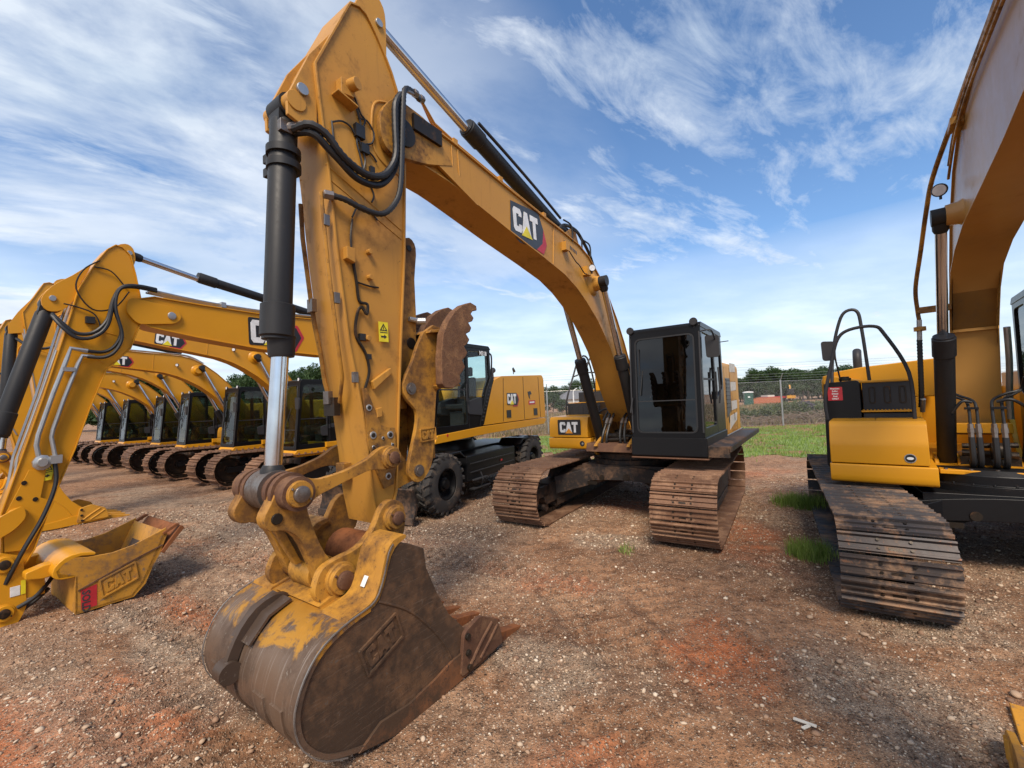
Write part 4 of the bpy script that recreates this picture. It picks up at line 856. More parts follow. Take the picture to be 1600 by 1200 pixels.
for u, w in ((5.69, 2.215), (5.632, 1.525)): MB().m('pinsteel').lathe((u, -.20, w), (0, 1, 0), [(0, .05), (.405, .05), (.405, .035), (.415, .033)], 18).build('thumb_pin', tb)
emblem(tb, (5.585, .191, 1.78), (-1, 0, .05), (.05, 0, 1), .07, 'cast', 'cast_emblem', 'worn2')
tbs = MB().m('worn2')
for s in (-1, 1):
    tbs.prism([(5.86, 1.74), (5.74, 1.66), (5.66, 1.56), (5.60, 1.52), (5.62, 1.44), (5.72, 1.42), (5.88, 1.38)], s*.11-.015, s*.11+.015)
    tbs.prism(catmull([(5.70, 3.32), (5.66, 3.45), (5.62, 3.53), (5.55, 3.57), (5.49, 3.53), (5.475, 3.43), (5.505, 3.2), (5.50, 2.9), (5.52, 2.5), (5.56, 2.2), (5.70, 2.15), (5.76, 2.3), (5.74, 2.8)], 2), s*.07-.012, s*.07+.012)
tbs.m('grease').cyl((5.56, -.09, 3.47), (5.56, .09, 3.47), .028, n=14); tbs.cyl((5.57, -.1, 2.62), (5.57, .09, 2.62), .05, n=14); tbs.m('steel').cyl((5.60, .10, 2.83), (5.45, .12, 2.82), .022, n=10); tbs.cyl((5.52, .10, 2.82), (5.46, .16, 2.82), .03, n=8)
tbs.build('thumb_mount', main, bevel=.004)
tl_ = MB().m('worn'); tl_.cyl((5.62, -.05, 2.66), (5.60, -.05, 2.05), .055, n=16); tl_.build('thumb_cylinder', main)

# ================================================================== the excavator at the right-hand edge
YR = 40.73
rx = thing('tracked_excavator', 'yellow excavator at the right edge with mud-caked track and black handrails', 'excavator', (5.59, 5.148, -.0), YR)
tyr = R_(40.73-31.6)
track(rx, -1.29, .79, 2.52, .90, 'treadR', yaw=tyr); track(rx, 1.33, .79, 2.52, .90, 'treadR', yaw=tyr)
carbody(rx, 1.30, .92, yaw=tyr, mat='black')
d = MB().m('yel'); d.box((-2.4, -1.38, 1.0), (.35, 1.60, 1.10)); d.prism(rpoly([(-.52, .10), (-.30, .62), (.30, .62), (.52, .10)], .05), 1.0, 1.08, lambda a, b, dd_: (b, a, dd_)); d.build('slewing_deck', rx, bevel=.01)
f = MB().m('yel')
for s in (-1, 1):
    f.prism(catmull([(-1.5, 1.08), (-1.3, 1.5), (-1.0, 1.85), (-.72, 1.88), (-.50, 1.65), (-.36, 1.35), (-.1, 1.14), (.2, 1.08), (.2, 1.02), (-1.2, 1.02)], 3), s*.29-.025, s*.29+.025)
    f.prism(catmull([(-.25, 1.1), (-.20, .98), (-.05, .90), (.12, .93), (.2, 1.05), (.1, 1.16), (-.1, 1.2)], 3), s*.44-.02, s*.44+.02)
    f.prism(catmull([(-.25, 1.1), (-.20, .98), (-.05, .90), (.12, .93), (.2, 1.05), (.1, 1.16), (-.1, 1.2)], 3), s*.24-.02, s*.24+.02)
f.box((-.3, -.25, 1.44), (-.16, .25, 1.56)); f.box((.44, -.45, 1.04), (.62, .45, 1.09)); f.build('boom_foot_bracket', rx, bevel=.008)
h = MB()
for v in (-.165, -.105, .015, .09):
    h.m('hose').tube([(.30, v, 1.16), (.42, v, 1.12), (.50, v, 1.20), (.50, v, 1.45)], .028, 9); h.m('pinsteel').cyl((.50, v, 1.44), (.49, v, 1.60), .026, n=6); h.cyl((.495, v, 1.50), (.493, v, 1.55), .032, n=6)
    h.m('hose'); sg = -1 if v < -.05 else 1; h.tube([(.49, v, 1.60), (.46, v, 1.78), (.40, v+sg*.02, 1.86), (.32, v+sg*.12, 1.92), (.26, (-.27 if sg < 0 else .27), 1.97), (.34, sg*.29, 2.1)], .014, 8)
h.tube([(.46, -.30, 1.72), (.50, -.22, 1.85), (.48, -.14, 1.84)], .016, 8); h.tube([(.46, .28, 1.76), (.50, .16, 1.86), (.48, .05, 1.84)], .016, 8)
h.m('black').box((.44, -.20, 1.76), (.50, -.09, 1.785)); h.box((.44, -.0, 1.76), (.50, .12, 1.785)); h.m('grease').box((-.35, -.24, 1.09), (.18, .24, 1.20)); h.lathe((.28, .0, 1.28), (0, 1, 0), [(0, .05), (0, .09), (.14, .09), (.14, .04)], 16); h.cyl((.2, -.22, 1.32), (.2, .22, 1.34), .03, n=8); h.cyl((.15, -.22, 1.24), (.2, .22, 1.22), .04, n=8)
h.build('hydraulic_hose_bundle', rx)
bx = front_box(rx, .05, .96, -1.43, -.48, .93, 1.655, 'yel', lip=.23, slant=True)
sk = MB().m('steel').cyl((.945, -.70, 1.24), (.953, -.70, 1.24), .052, n=24); sk.m('dblack').cyl((.95, -.70, 1.24), (.955, -.70, 1.24), .044, n=24); sk.m('white').prism(circ((-.70, 1.24), .03, 0, 360, 16)[:-1], .954, .957, lambda a, b, d: (d, a, b*.5+.62)); sk.build('round_badge', bx)
tk = MB().m('black'); tk.prism(rpoly([(-1.52, 1.0), (-1.12, 1.0), (-1.12, 2.16), (-1.50, 2.14)], .05), -.35, .30, lambda a, b, dd_: (dd_, a, b)); tk.m('grease').cyl((.0, -1.28, 2.16), (.0, -1.28, 2.20), .07, n=16); tk.cyl((.0, -1.28, 2.20), (.0, -1.28, 2.22), .05, n=12)
tk.m('plastic'); tk.box((-.35, -1.10, 1.0), (.22, -.60, 1.72)); tk.box((-.55, -1.10, 1.72), (.10, -.60, 2.12))
for k in range(3):
    for (u, z0, z1) in ((.222, 1.32, 1.60), (.102, 1.84, 2.07)):
        c0 = -1.0+k*.15; tk.m('grease').ring(rpoly([(c0-.035, z0), (c0+.035, z0), (c0+.035, z1), (c0-.035, z1)], .03), rpoly([(c0-.02, z0+.02), (c0+.02, z0+.02), (c0+.02, z1-.02), (c0-.02, z1-.02)], .02), u, u+.008, lambda a, b, dd_: (dd_, a, b))
tk.box((.1, -1.1, 1.02), (.2, -.6, 1.05))
ft = tk.build('fuel_tank', rx, bevel=.01)
sg = MB().m('red').prism(rpoly([(-1.46, 1.90), (-1.30, 1.90), (-1.30, 2.08), (-1.46, 2.08)], .008), .301, .304, lambda a, b, dd_: (dd_, a, b)); sgo = sg.build('fuel_sign', ft)
for k, tline in enumerate(('Premium', 'Sulfur', 'Diesel', 'Fuel', 'ONLY')): lettering(ft, tline, (.306, -1.38, 2.050-k*.034), (0, 1, 0), (0, 0, 1), .020, 'white', bold=.001, align='CENTER')
sp = MB().m('yel'); sp.box((-.30, -1.14, 2.125), (.12, -.62, 2.15)); sp.box((-.10, -1.12, 1.735), (.24, -.60, 1.755)); sp.box((.1, -1.34, 1.46), (.34, -1.12, 1.478))
for k in range(14): sp.box((.20, -1.10+k*.036, 1.755), (.24, -1.085+k*.036, 1.768))
sp.build('step_tread', rx, bevel=.003)
hd = MB().m('yel'); hd.prism(rpoly([(-1.60, 1.9), (-.25, 1.9), (-.25, 2.42), (-1.1, 2.36), (-1.5, 2.30), (-1.60, 2.2)], .03), -2.3, -.6, lambda a, b, dd_: (dd_, a, b)); hd.prism([(-1.56, 2.12), (-1.12, 2.14), (-1.12, 2.17), (-1.50, 2.26), (-1.56, 2.25)], -.6, -.32, lambda a, b, dd_: (dd_, a, b)); hd.box((-2.3, -1.55, 1.1), (-.6, -.5, 1.9)); hd.box((-2.4, .5, 1.1), (-.9, 1.5, 2.2)); hd.build('engine_housing', rx, bevel=.02)
c = MB().m('yel'); c.prism(catmull([(-2.4, -1.45), (-2.65, -1.30), (-2.85, -.7), (-2.9, 0), (-2.85, .7), (-2.65, 1.30), (-2.4, 1.45)], 3, False), .95, 2.0, lambda a, b, d: (a, b, d)); c.build('counterweight', rx, bevel=.04)
MB().m('plastic').tube([(-1.5, -1.18, 2.3), (-1.5, -1.18, 2.55), (-1.6, -1.18, 2.66)], .06, 14).build('exhaust_pipe', rx)
rail(rx, [(.55, -1.46, 1.66), (.55, -1.47, 1.95), (.50, -1.38, 2.40), (.50, -1.30, 2.70), (.50, -1.17, 2.81), (.50, -.93, 2.82), (.50, -.83, 2.70), (.50, -.64, 2.22), (.50, -.62, 1.66)], .021)
rail(rx, [(.10, -1.42, 2.14), (-.10, -1.40, 2.55), (-.10, -1.33, 2.90), (-.10, -1.24, 3.12), (-.10, -1.10, 3.12), (-.10, -1.06, 2.85), (-.10, -1.02, 2.14)], .021)
mirror(rx, (.26, -1.42, 2.58), [(-.05, -1.33, 2.15), (.10, -1.36, 2.45), (.22, -1.36, 2.60), (.24, -1.42, 2.60)], s=.8)
cab(rx, -1.15, .52, .47, 1.50, 1.2, 3.12, 'glass', slope=.10)
RT = [(6.0, 3.98), (5.2, 4.20), (3.75, 4.40), (2.62, 4.50), (1.80, 4.46), (1.2, 4.26), (.72, 3.92), (.30, 3.42), (-.05, 2.90), (-.38, 2.35), (-.62, 1.9), (-.82, 1.62)]
RB = [(-.80, 1.48), (-.66, 1.38), (-.50, 1.45), (-.42, 1.62), (-.30, 2.15), (-.15, 2.72), (.08, 3.10), (.40, 3.36), (.9, 3.50), (1.57, 3.58), (2.62, 3.59), (3.44, 3.60), (4.0, 3.63), (5.4, 3.62), (5.9, 3.60), (6.05, 3.75)]
P = RT+RB; mb = MB().m('boomR'); mb.prism(offset(P, .016), -.188, .188); mb.shell(P, .016, -.21, .21)
for s in (-1, 1): mb.m('boomR').lathe((1.46, s*.17, 3.74), (0, s, 0), [(0, .14), (.05, .11), (.14, .10), (.14, .05)], 24)
mb.m('worn').prism([(-.13, 2.70), (-.11, 2.69), (-.12, 2.73)], -.205, .205)
rb_ = mb.build('boom', rx, bevel=.004)
for s in (-1, 1): hydraulic(rx, (-.02, s*.345, .98), (1.46, s*.345, 3.74), (.77, s*.345, 2.63), .088, .048, 'boom_cylinder', w=.07)
worklight(rb_, (1.40, -.33, 4.03), (.8, -.2, -.3), .065)
pl = MB().m('worn2'); pl.tube([(5.2, -.23, 4.22), (3.6, -.20, 4.42), (2.5, -.20, 4.56), (1.80, -.25, 4.49), (1.25, -.36, 4.22), (1.0, -.41, 3.96), (.62, -.46, 3.6), (.30, -.51, 3.25), (.12, -.50, 3.0), (.08, -.49, 2.88)], .022, 9)
pl.tube([(5.2, -.235, 4.12), (3.6, -.225, 4.34), (2.5, -.225, 4.46), (1.85, -.24, 4.40), (1.5, -.26, 4.22)], .012, 7); pl.tube([(5.2, -.235, 4.05), (3.6, -.225, 4.28), (2.5, -.225, 4.40), (1.85, -.24, 4.34), (1.4, -.26, 4.12)], .012, 7)
pl.box((1.80, -.28, 4.40), (2.02, -.19, 4.46)); pl.box((.03, -.50, 2.96), (.14, -.20, 3.03)); pl.lathe((.08, -.49, 2.74), (0, 0, 1), [(0, .045), (0, .06), (.05, .06), (.05, .045)], 12)
pl.m('steel').cyl((.08, -.49, 2.88), (.05, -.50, 2.62), .026, n=10); pl.cyl((.0, -.51, 1.88), (-.1, -.52, 1.72), .026, n=10); pl.m('hose').tube([(.05, -.50, 2.64), (.02, -.51, 2.3), (-.02, -.52, 1.95), (-.08, -.53, 1.78)], .030, 10, ribs=.02); pl.build('boom_hydraulic_line', rx)
pl = MB().m('steel').tube([(-.1, .26, 2.7), (-.2, .27, 2.3), (-.35, .27, 1.9), (-.4, .27, 1.6)], .03, 10); pl.build('drain_hose', rx)
jn = MB().m('dblack'); jn.box((.30, -1.39, 1.664), (.304, -.56, 1.668)); jn.box((.10, -.98, 1.664), (.80, -.976, 1.668)); jn.build('panel_joint', bx)
lt_ = MB().m('plastic').box((.20, -.90, 1.664), (.28, -.80, 1.676)); lt_.build('latch', bx)
bt = MB().m('pinsteel')
for k in range(5): bt.cyl((.60+.0, -.40+k*.2, 1.09), (.60, -.40+k*.2, 1.105), .018, n=6)
bt.pieces('deck_bolt', rx)
# its arm reaches past the camera's right shoulder; the bucket lies beside the camera
mt = Matrix.Translation((4.62, 0, 0)) @ Matrix.Rotation(R_(0), 4, 'Y') @ Matrix.Translation((-6.0, 0, 0))
arm = Matrix.Translation((5.75, 0, 3.78)) @ Matrix.Rotation(R_(20), 4, 'Y') @ Matrix.Translation((-5.72, 0, -4.30))
before = set(bpy.data.objects)
stick(rx, 'yel'); hydraulic(rx, (6.60, 0, 4.20), (6.735, 0, 1.56), (6.655, 0, 2.55), .098, .058, 'bucket_cylinder', w=.09); bucket_links(rx, 'yel')
for o in set(bpy.data.objects)-before:
    if o.parent == rx: o.matrix_local = arm
before = set(bpy.data.objects)
bq = bucket_assembly(rx, .45, 'yeldust', 'yeldust', 'yel', emb=False, mcut='yelbk', mtip='yelbk')
bq.matrix_local = arm

# ================================================================== wheeled excavator beside the big one
YW = 33.5
wx = thing('wheeled_excavator', 'wheeled excavator with lugged twin tyres and an open bucket marked in red', 'excavator', (-1.576, 10.499, 0), YW)
ch = MB().m('black'); ch.box((-2.5, -.55, .62), (2.75, .55, 1.02)); ch.box((-1.1, -1.22, .45), (1.05, -.5, .98)); ch.box((-1.1, .5, .45), (1.05, 1.20, .98)); ch.box((-2.9, -1.0, .55), (-2.3, 1.0, .95)); ch.lathe((0, 0, 1.0), (0, 0, 1), [(0, .62), (.1, .62), (.24, .56)], 32)
for u in (1.93, -1.9): ch.cyl((u, -1.0, .55), (u, 1.0, .55), .13, n=14); ch.lathe((u, -.22, .55), (0, 1, 0), [(0, .12), (.1, .25), (.34, .25), (.44, .12)], 16)
for u0, u1 in ((-2.6, -1.25),): ch.prism([(u0, .95), (u0+.2, 1.12), (u1-.2, 1.14), (u1, .98), (u1-.22, 1.08), (u0+.25, 1.06)], .62, 1.28)
ch.prism([(1.15, .95), (1.4, 1.14), (2.3, 1.12), (2.5, .95), (2.28, 1.06), (1.42, 1.08)], .62, 1.28)
chs = ch.build('chassis', wx, bevel=.02)
sd_ = MB().m('plastic')
for z in (.62, .80): sd_.box((-1.0, 1.20, z), (.95, 1.222, z+.02))
sd_.tube([(.60, 1.24, .30), (.60, 1.30, .45), (.60, 1.24, .60)], .012, 6, smooth=False); sd_.box((.30, 1.16, .28), (.95, 1.30, .30)); sd_.box((.35, 1.18, .46), (.9, 1.30, .475)); sd_.m('red').box((-.4, 1.222, .70), (-.33, 1.228, .74)); sd_.build('boarding_step', chs)
def tyre(u, v, side):
    mb = MB().m('rubber'); R0 = .575; hw = .14
    mb.lathe((u, v-hw, R0), (0, 1, 0), [(0, .30), (-.008, .35), (0, .46), (.02, .52), (.06, .545), (.22, .545), (.26, .52), (.28, .46), (.288, .35), (.28, .30), (.14, .29), (0, .30)], 48, caps=False)
    n = 22
    for k in range(n):
        for sgn in (-1, 1):
            a = 2*math.pi*(k+(.5 if sgn > 0 else 0))/n; da = .085
            vs = []
            for rr in (.535, .583):
                for (aa, vv) in ((a-da, 0.02), (a+da*.35, 0.02), (a+da*1.5, hw*1.04), (a+da*.3, hw*1.04)):
                    r2 = rr if vv < .1 else rr-.02
                    vs.append((u+math.cos(aa)*r2, v+sgn*vv, R0+math.sin(aa)*r2))
            for (aa) in (a+da*1.5, a+da*.3): vs.append((u+math.cos(aa)*.49, v+sgn*hw*1.05, R0+math.sin(aa)*.49))
            mb.add(vs, [(0, 1, 2, 3), (4, 5, 6, 7), (0, 1, 5, 4), (1, 2, 6, 5), (3, 0, 4, 7), (2, 3, 9, 8), (6, 7, 9, 8), (2, 6, 8), (3, 7, 9)])
    w = mb.build('wheel', wx); rm = MB().m('black')
    rm.lathe((u, v-side*.10, R0), (0, side, 0), [(0, .30), (.20, .31), (.225, .30), (.225, .27), (.13, .25), (.10, .16), (.12, .14), (.16, .13), (.17, .10), (.22, .09), (.225, .03)], 32)
    for k in range(8): a = 2*math.pi*k/8; rm.cyl((u+math.cos(a)*.19, v+side*.0, R0+math.sin(a)*.19), (u+math.cos(a)*.19, v+side*.035, R0+math.sin(a)*.19), .016, n=6)
    rm.build('rim', w); return w
for u in (1.93, -1.95):
    for s in (-1, 1):
        for w_ in (tyre(u, s*1.20, s), tyre(u, s*.84, s)): w_.rotation_euler.z = R_(5.8)
chs.rotation_euler.z = R_(5.8)
bd = MB().m('blackdust'); bd.prism(catmull([(2.72, .62), (2.64, .45), (2.64, .25), (2.74, .05), (2.78, .05), (2.70, .27), (2.70, .44), (2.77, .62)], 2), -1.2, 1.2); bd.box((2.2, -.5, .3), (2.7, -.35, .42)); bd.box((2.2, .35, .3), (2.7, .5, .42)); bd.m('treadG').box((2.75, -1.2, .02), (2.79, 1.2, .14)); bd.build('dozer_blade', wx, bevel=.01).rotation_euler.z = R_(5.8)
lower_parts = {o.name for o in wx.children}
ub = MB().m('yel')
ub.prism(rpoly([(2.16, 1.32), (2.05, 1.48), (.28, 1.56), (-2.98, 1.60), (-3.05, 1.54), (-2.9, 1.44), (.25, 1.38)], .03), -1.22, 1.25); ubo = ub.build('slewing_deck', wx, bevel=.012)
hd = MB().m('yel'); hd.prism(rpoly([(.30, 1.58), (-.06, 2.32), (-.28, 2.60), (-.62, 2.70), (-2.92, 2.78), (-3.02, 2.68), (-3.04, 1.62)], [.02, .05, .05, .06, .10, .08, .02], 4), -1.2, 1.235)
hdo = hd.build('engine_housing', wx, bevel=.025)
dd = MB().m('dblack')
for P_ in ([(-.62, 1.62), (-.70, 2.66)], [(-1.75, 1.62), (-1.75, 2.70)], [(-2.72, 1.62), (-2.66, 2.72)]): dd.tube([(P_[0][0], 1.236, P_[0][1]), (P_[1][0], 1.236, P_[1][1])], .007, 5, smooth=False)
for u in (-.80, -2.30): dd.box((u-.22, 1.236, 1.70), (u, 1.245, 1.88))
dd.prism([(-1.98, 2.32), (-2.16, 2.34), (-2.22, 2.26), (-2.10, 2.24), (-2.12, 2.12), (-2.04, 2.18)], 1.236, 1.240); dd.build('door_latch', hdo)
emblem(hdo, (-.86, 1.240, 2.03), (-1, 0, .0), (0, 0, 1), .24, 'modern')
dd = MB().m('red').prism([(-2.02, 1.98), (-2.42, 1.99), (-2.42, 2.10), (-2.02, 2.09)], 1.237, 1.240); dd.m('white').prism([(-2.08, 2.02), (-2.36, 2.025), (-2.36, 2.065), (-2.08, 2.06)], 1.240, 1.242); dd.build('red_label', hdo)
wc = cab(wx, -.16, 2.12, .28, 1.22, 1.50, 3.34, 'clear', slope=.30, rounded=.08)
lettering(wc, 'M318', (.34, 1.226, 3.15), (-1, 0, -.02), (-.02, 0, 1), .10, 'white', bold=.004)
rail(wc, [(-.50, 1.0, 2.66), (-.48, 1.05, 3.12), (-.40, 1.05, 3.24), (-.12, 1.05, 3.26)], .02)
w1 = MB().m('cabblack').prism([(.46, 1.57), (.28, 1.60), (-.10, 2.36), (-.26, 2.66), (-.12, 2.70), (.10, 2.36)], 1.12, 1.24); w1.m('plastic')
for k in range(10): w1.box((.30-.042*k, 1.24, 1.68+k*.08), (.38-.042*k, 1.25, 1.71+k*.08))
w1.build('rear_pillar', wc, bevel=.01)
worklight(hdo, (-1.9, .9, 2.92), (-.4, .6, .3), .07); MB().m('plastic').tube([(-1.0, .7, 2.70), (-1.0, .7, 2.84), (-1.12, .7, 2.90)], .07, 12).build('exhaust_pipe', hdo)
dl = MB().m('lamp').box((2.10, 1.08, 1.37), (2.155, 1.2, 1.45)); dl.m('red').cyl((1.72, 1.25, 1.46), (1.72, 1.256, 1.46), .03, n=12); dl.build('headlight', ubo)
# long level boom, steep stick
WT = [(6.28, 3.30), (6.20, 3.44), (6.02, 3.50), (5.46, 3.50), (4.59, 3.52), (3.58, 3.60), (2.6, 3.66), (1.9, 3.64), (1.3, 3.42), (.9, 3.0), (.65, 2.5), (.5, 2.0)]
WB = [(.45, 1.72), (.62, 1.60), (.80, 1.75), (1.0, 2.2), (1.25, 2.62), (1.6, 2.92), (2.1, 3.03), (2.9, 3.03), (3.6, 2.98), (4.7, 2.99), (5.54, 3.06), (6.05, 3.12), (6.22, 3.18)]
P = WT+WB; mb = MB().m('yel'); mb.prism(offset(P, .015), -.135, .135); mb.shell(P, .015, -.155, .155); mb.tube([(4.15, .136, 3.52), (4.15, .136, 3.02)], .008, 5, smooth=False); mb.tube([(2.25, .136, 3.64), (2.2, .136, 3.05)], .008, 5, smooth=False)
wb = mb.build('boom', wx, bevel=.004)
pn = MB().m('yel').prism(rpoly([(6.32, 3.28), (6.28, 3.44), (5.78, 3.40), (5.72, 3.28), (5.80, 3.20), (6.2, 3.14)], .06), .150, .172); pn.m('steel').lathe((5.84, .172, 3.29), (0, 1, 0), [(0, .05), (.015, .045), (.02, .02)], 16); pn.build('boom_nose_plate', wb, bevel=.003)
emblem(wb, (4.82, .1375, 3.08), (-1, 0, .03), (.03, 0, 1), .33, 'modern')
pi = MB().m('steel')
for dv in (-.08, -.02, .05, .11): pi.tube([(6.05, dv+.02, 3.57), (5.4, dv, 3.55), (4.6, dv, 3.57), (3.6, dv, 3.65), (2.6, dv, 3.71), (1.9, dv, 3.69)], .014, 7)
for u, w in ((5.2, 3.51), (4.3, 3.53), (3.4, 3.62)): pi.box((u-.03, -.12, w), (u+.03, .16, w+.07))
pi.build('boom_hydraulic_line', wb)
hydraulic(wx, (2.7, 0, 3.58), (6.26, 0, 3.97), (5.48, 0, 3.86), .062, .036, 'stick_cylinder', w=.06)
for s in (-1, 1): hydraulic(wx, (1.35, s*.24, 1.62), (2.65, s*.24, 3.30), (2.0, s*.24, 2.45), .06, .034, 'boom_cylinder', w=.05)
SW = [(6.40, 4.02), (6.33, 4.01), (6.25, 3.93), (6.20, 3.72), (6.15, 3.45), (6.16, 3.14), (6.25, 2.86), (6.47, 2.60), (6.60, 2.18), (6.70, 1.79), (6.86, 1.30), (6.98, .85), (7.05, .72), (7.16, .70), (7.22, .80), (7.24, 1.24), (7.12, 1.75), (6.99, 2.32), (6.90, 2.75), (6.82, 3.11), (6.74, 3.45), (6.58, 3.79), (6.48, 3.95)]
mb = MB().m('yel'); mb.prism(offset(SW, .013), -.125, .125); mb.shell(SW, .013, -.14, .14); mb.tube([(6.84, .126, 3.0), (6.50, .126, 2.68)], .006, 5, smooth=False); mb.tube([(6.30, .126, 2.98), (6.62, .126, 3.05)], .006, 5, smooth=False)
ws = mb.build('stick', wx, bevel=.003)
mb = MB().m('yel'); mb.prism([(7.06, 1.62), (6.93, 1.60), (6.96, 1.34), (6.85, 1.28), (6.93, 1.08), (7.04, .86), (7.2, .88), (7.22, 1.2)], .137, .150)
pinboss(mb, 7.13, 1.19, .148, .085, .035, 1, 'yel', 'yel'); 
for u, w in ((7.09, 1.50), (7.12, 1.36), (7.0, 1.33)): mb.m('grease').cyl((u, .148, w), (u, .157, w), .022, n=10)
mb.build('stick_doubler_plate', ws, bevel=.003)
warning_sticker(ws, (6.985, .142, 1.49), (-1, 0, .12), (-.16, 0, 1), .10)
pi = MB().m('steel'); pi.tube([(6.66, .20, 2.80), (6.80, .19, 2.82), (6.83, .19, 2.70), (6.92, .18, 2.35), (7.01, .17, 1.95), (7.02, .17, 1.85), (6.99, .17, 1.70)], .022, 9, smooth=False); pi.tube([(6.60, .20, 2.74), (6.70, .19, 2.75), (6.735, .19, 2.66), (6.83, .18, 2.3), (6.90, .17, 2.0), (6.91, .17, 1.92), (6.87, .17, 1.72)], .020, 9, smooth=False)
pi.box((6.76, .15, 2.58), (6.86, .22, 2.62)); pi.lathe((6.97, .14, 1.68), (0, 1, 0), [(0, .06), (0, .075), (.05, .075), (.06, .05), (.08, .04)], 10); pi.box((6.82, .14, 1.66), (6.91, .21, 1.74))
pi.tube([(7.22, -.06, 1.0), (7.15, -.06, 1.75), (7.01, -.06, 2.35), (6.84, -.06, 3.15), (6.70, -.06, 3.62)], .014, 7, smooth=False); pi.tube([(7.22, -.01, 1.0), (7.155, -.01, 1.75), (7.015, -.01, 2.35), (6.845, -.01, 3.15)], .012, 7, smooth=False)
pi.tube([(7.165, .10, 1.4), (7.14, .10, 1.75), (7.0, .10, 2.35), (6.90, .10, 2.8)], .012, 7, smooth=False)
pi.m('hose')
for dv, dz in ((.0, 0), (.035, -.05)): pi.tube([(6.95, .13, 3.17+dz*.4), (6.88, .17+dv, 3.08+dz), (6.76, .19+dv, 2.98+dz), (6.62, .20+dv, 3.0+dz), (6.50, .20+dv, 3.14+dz), (6.44, .20+dv, 3.38), (6.36, .20+dv, 3.53), (6.20, .19+dv, 3.57), (6.0, .15, 3.585)], .020, 8)
for dv, dz in ((.0, 0), (.035, -.06)): pi.tube([(6.66, .20, 2.80+dz), (6.52, .20+dv, 2.80+dz), (6.42, .21+dv, 2.88+dz), (6.37, .21+dv, 3.05+dz), (6.43, .21+dv, 3.28), (6.40, .21+dv, 3.48), (6.28, .20+dv, 3.55), (6.0, .16, 3.56)], .018, 8)
pi.tube([(6.87, .17, 1.66), (6.86, .19, 1.45), (6.95, .22, 1.15), (7.1, .25, .85), (7.2, .2, .6)], .020, 8)
pi.m('grease'); pi.tube([(6.55, .15, 3.80), (6.70, .16, 3.66), (6.76, .17, 3.45), (6.62, .18, 3.25), (6.42, .17, 3.30), (6.28, .16, 3.50)], .008, 6); pi.tube([(6.60, .15, 3.72), (6.45, .16, 3.70), (6.32, .15, 3.56)], .008, 6)
pi.m('hose').box((6.60, .13, 3.10), (6.68, .19, 3.17)); pi.tube([(6.86, .15, 3.28), (6.74, .15, 3.26), (6.60, .16, 3.2), (6.55, .16, 3.05), (6.62, .16, 2.96)], .008, 5); pi.build('hydraulic_hose', ws)
cl = MB().m('yel')
for s in (-1, 1):
    cl.prism(catmull([(6.62, 3.74), (6.78, 3.60), (6.95, 3.45), (7.03, 3.30), (6.98, 3.20), (6.86, 3.22), (6.76, 3.35), (6.72, 3.5)], 3), s*.09-.012, s*.09+.012); cl.prism(catmull([(6.40, 3.98), (6.30, 4.06), (6.22, 4.02), (6.20, 3.88), (6.26, 3.80)], 3), s*.09-.012, s*.09+.012)
    cl.m('steel').cyl((6.94, s*.10, 3.33), (6.94, s*.12, 3.33), .03, n=12); cl.cyl((6.26, s*.10, 3.96), (6.26, s*.12, 3.96), .028, n=12); cl.m('yel')
cl.build('cylinder_clevis', ws, bevel=.003)
hydraulic(wx, (6.96, 0, 3.28), (7.52, 0, .98), (7.30, 0, 1.95), .078, .045, 'bucket_cylinder', w=.07)
lk = MB().m('yel')
for s in (-1, 1):
    lk.prism(rpoly([(7.09, 1.30), (7.06, 1.18), (7.14, 1.08), (7.35, .96), (7.55, .88), (7.60, 1.0), (7.4, 1.10), (7.25, 1.22)], .05), s*.19-.015, s*.19+.015)
    lk.prism(catmull([(7.60, 1.05), (7.48, 1.0), (7.36, .7), (7.24, .42), (7.16, .34), (7.12, .26), (7.20, .20), (7.30, .30), (7.45, .62), (7.6, .9)], 2), s*.14-.015, s*.14+.015)
lk.build('bucket_link', wx, bevel=.003)
cp = MB().m('yel')
for s in (-1, 1):
    cp.prism(rpoly([(7.26, .90), (7.08, .82), (7.05, .35), (7.12, .20), (7.28, .16)], .05), s*.19-.02, s*.19+.02)
    pinboss(cp, 7.21, .78, s*.205, .08, .03, s, 'yel'); pinboss(cp, 7.21, .34, s*.205, .08, .03, s, 'yel'); cp.m('yel')
cp.box((6.92, -.2, .42), (7.1, .2, .62)); cp.m('white').box((7.10, .211, .47), (7.17, .215, .56)); cp.m('stick_y').box((7.06, .211, .47), (7.095, .215, .60))
cp.m('hose').tube([(7.12, .22, .36), (7.0, .24, .42), (6.90, .18, .50), (6.84, .1, .55)], .02, 8); cp.tube([(7.1, .15, .3), (6.98, .18, .38), (6.88, .12, .44)], .02, 8); cp.build('tilt_coupler', wx, bevel=.005)
# the arm and upper body were laid out along a slightly different heading: bring both into this machine's axes
def warp(o, fn):
    me = o.data
    for v_ in me.vertices: v_.co = fn(v_.co)
    for c_ in o.children: warp(c_, fn)
def warp_arm(p):
    k = max(0, min(1, (p.x-1.8)/4.4)); return Vector((p.x-.24+.09*max(0, min(1, (3-p.z)/2))*k, p.y, p.z+k*(.118*p.z-.26)+.01))
def warp_body(p): return Vector((.848*p.x-.02, p.y, p.z))
for o in list(wx.children):
    if o.name in lower_parts: continue
    k_ = o.name.split('.')[0]
    if k_ in ('slewing_deck', 'engine_housing', 'cab', 'handrail', 'exhaust_pipe'): warp(o, warp_body)
    else: warp(o, warp_arm)
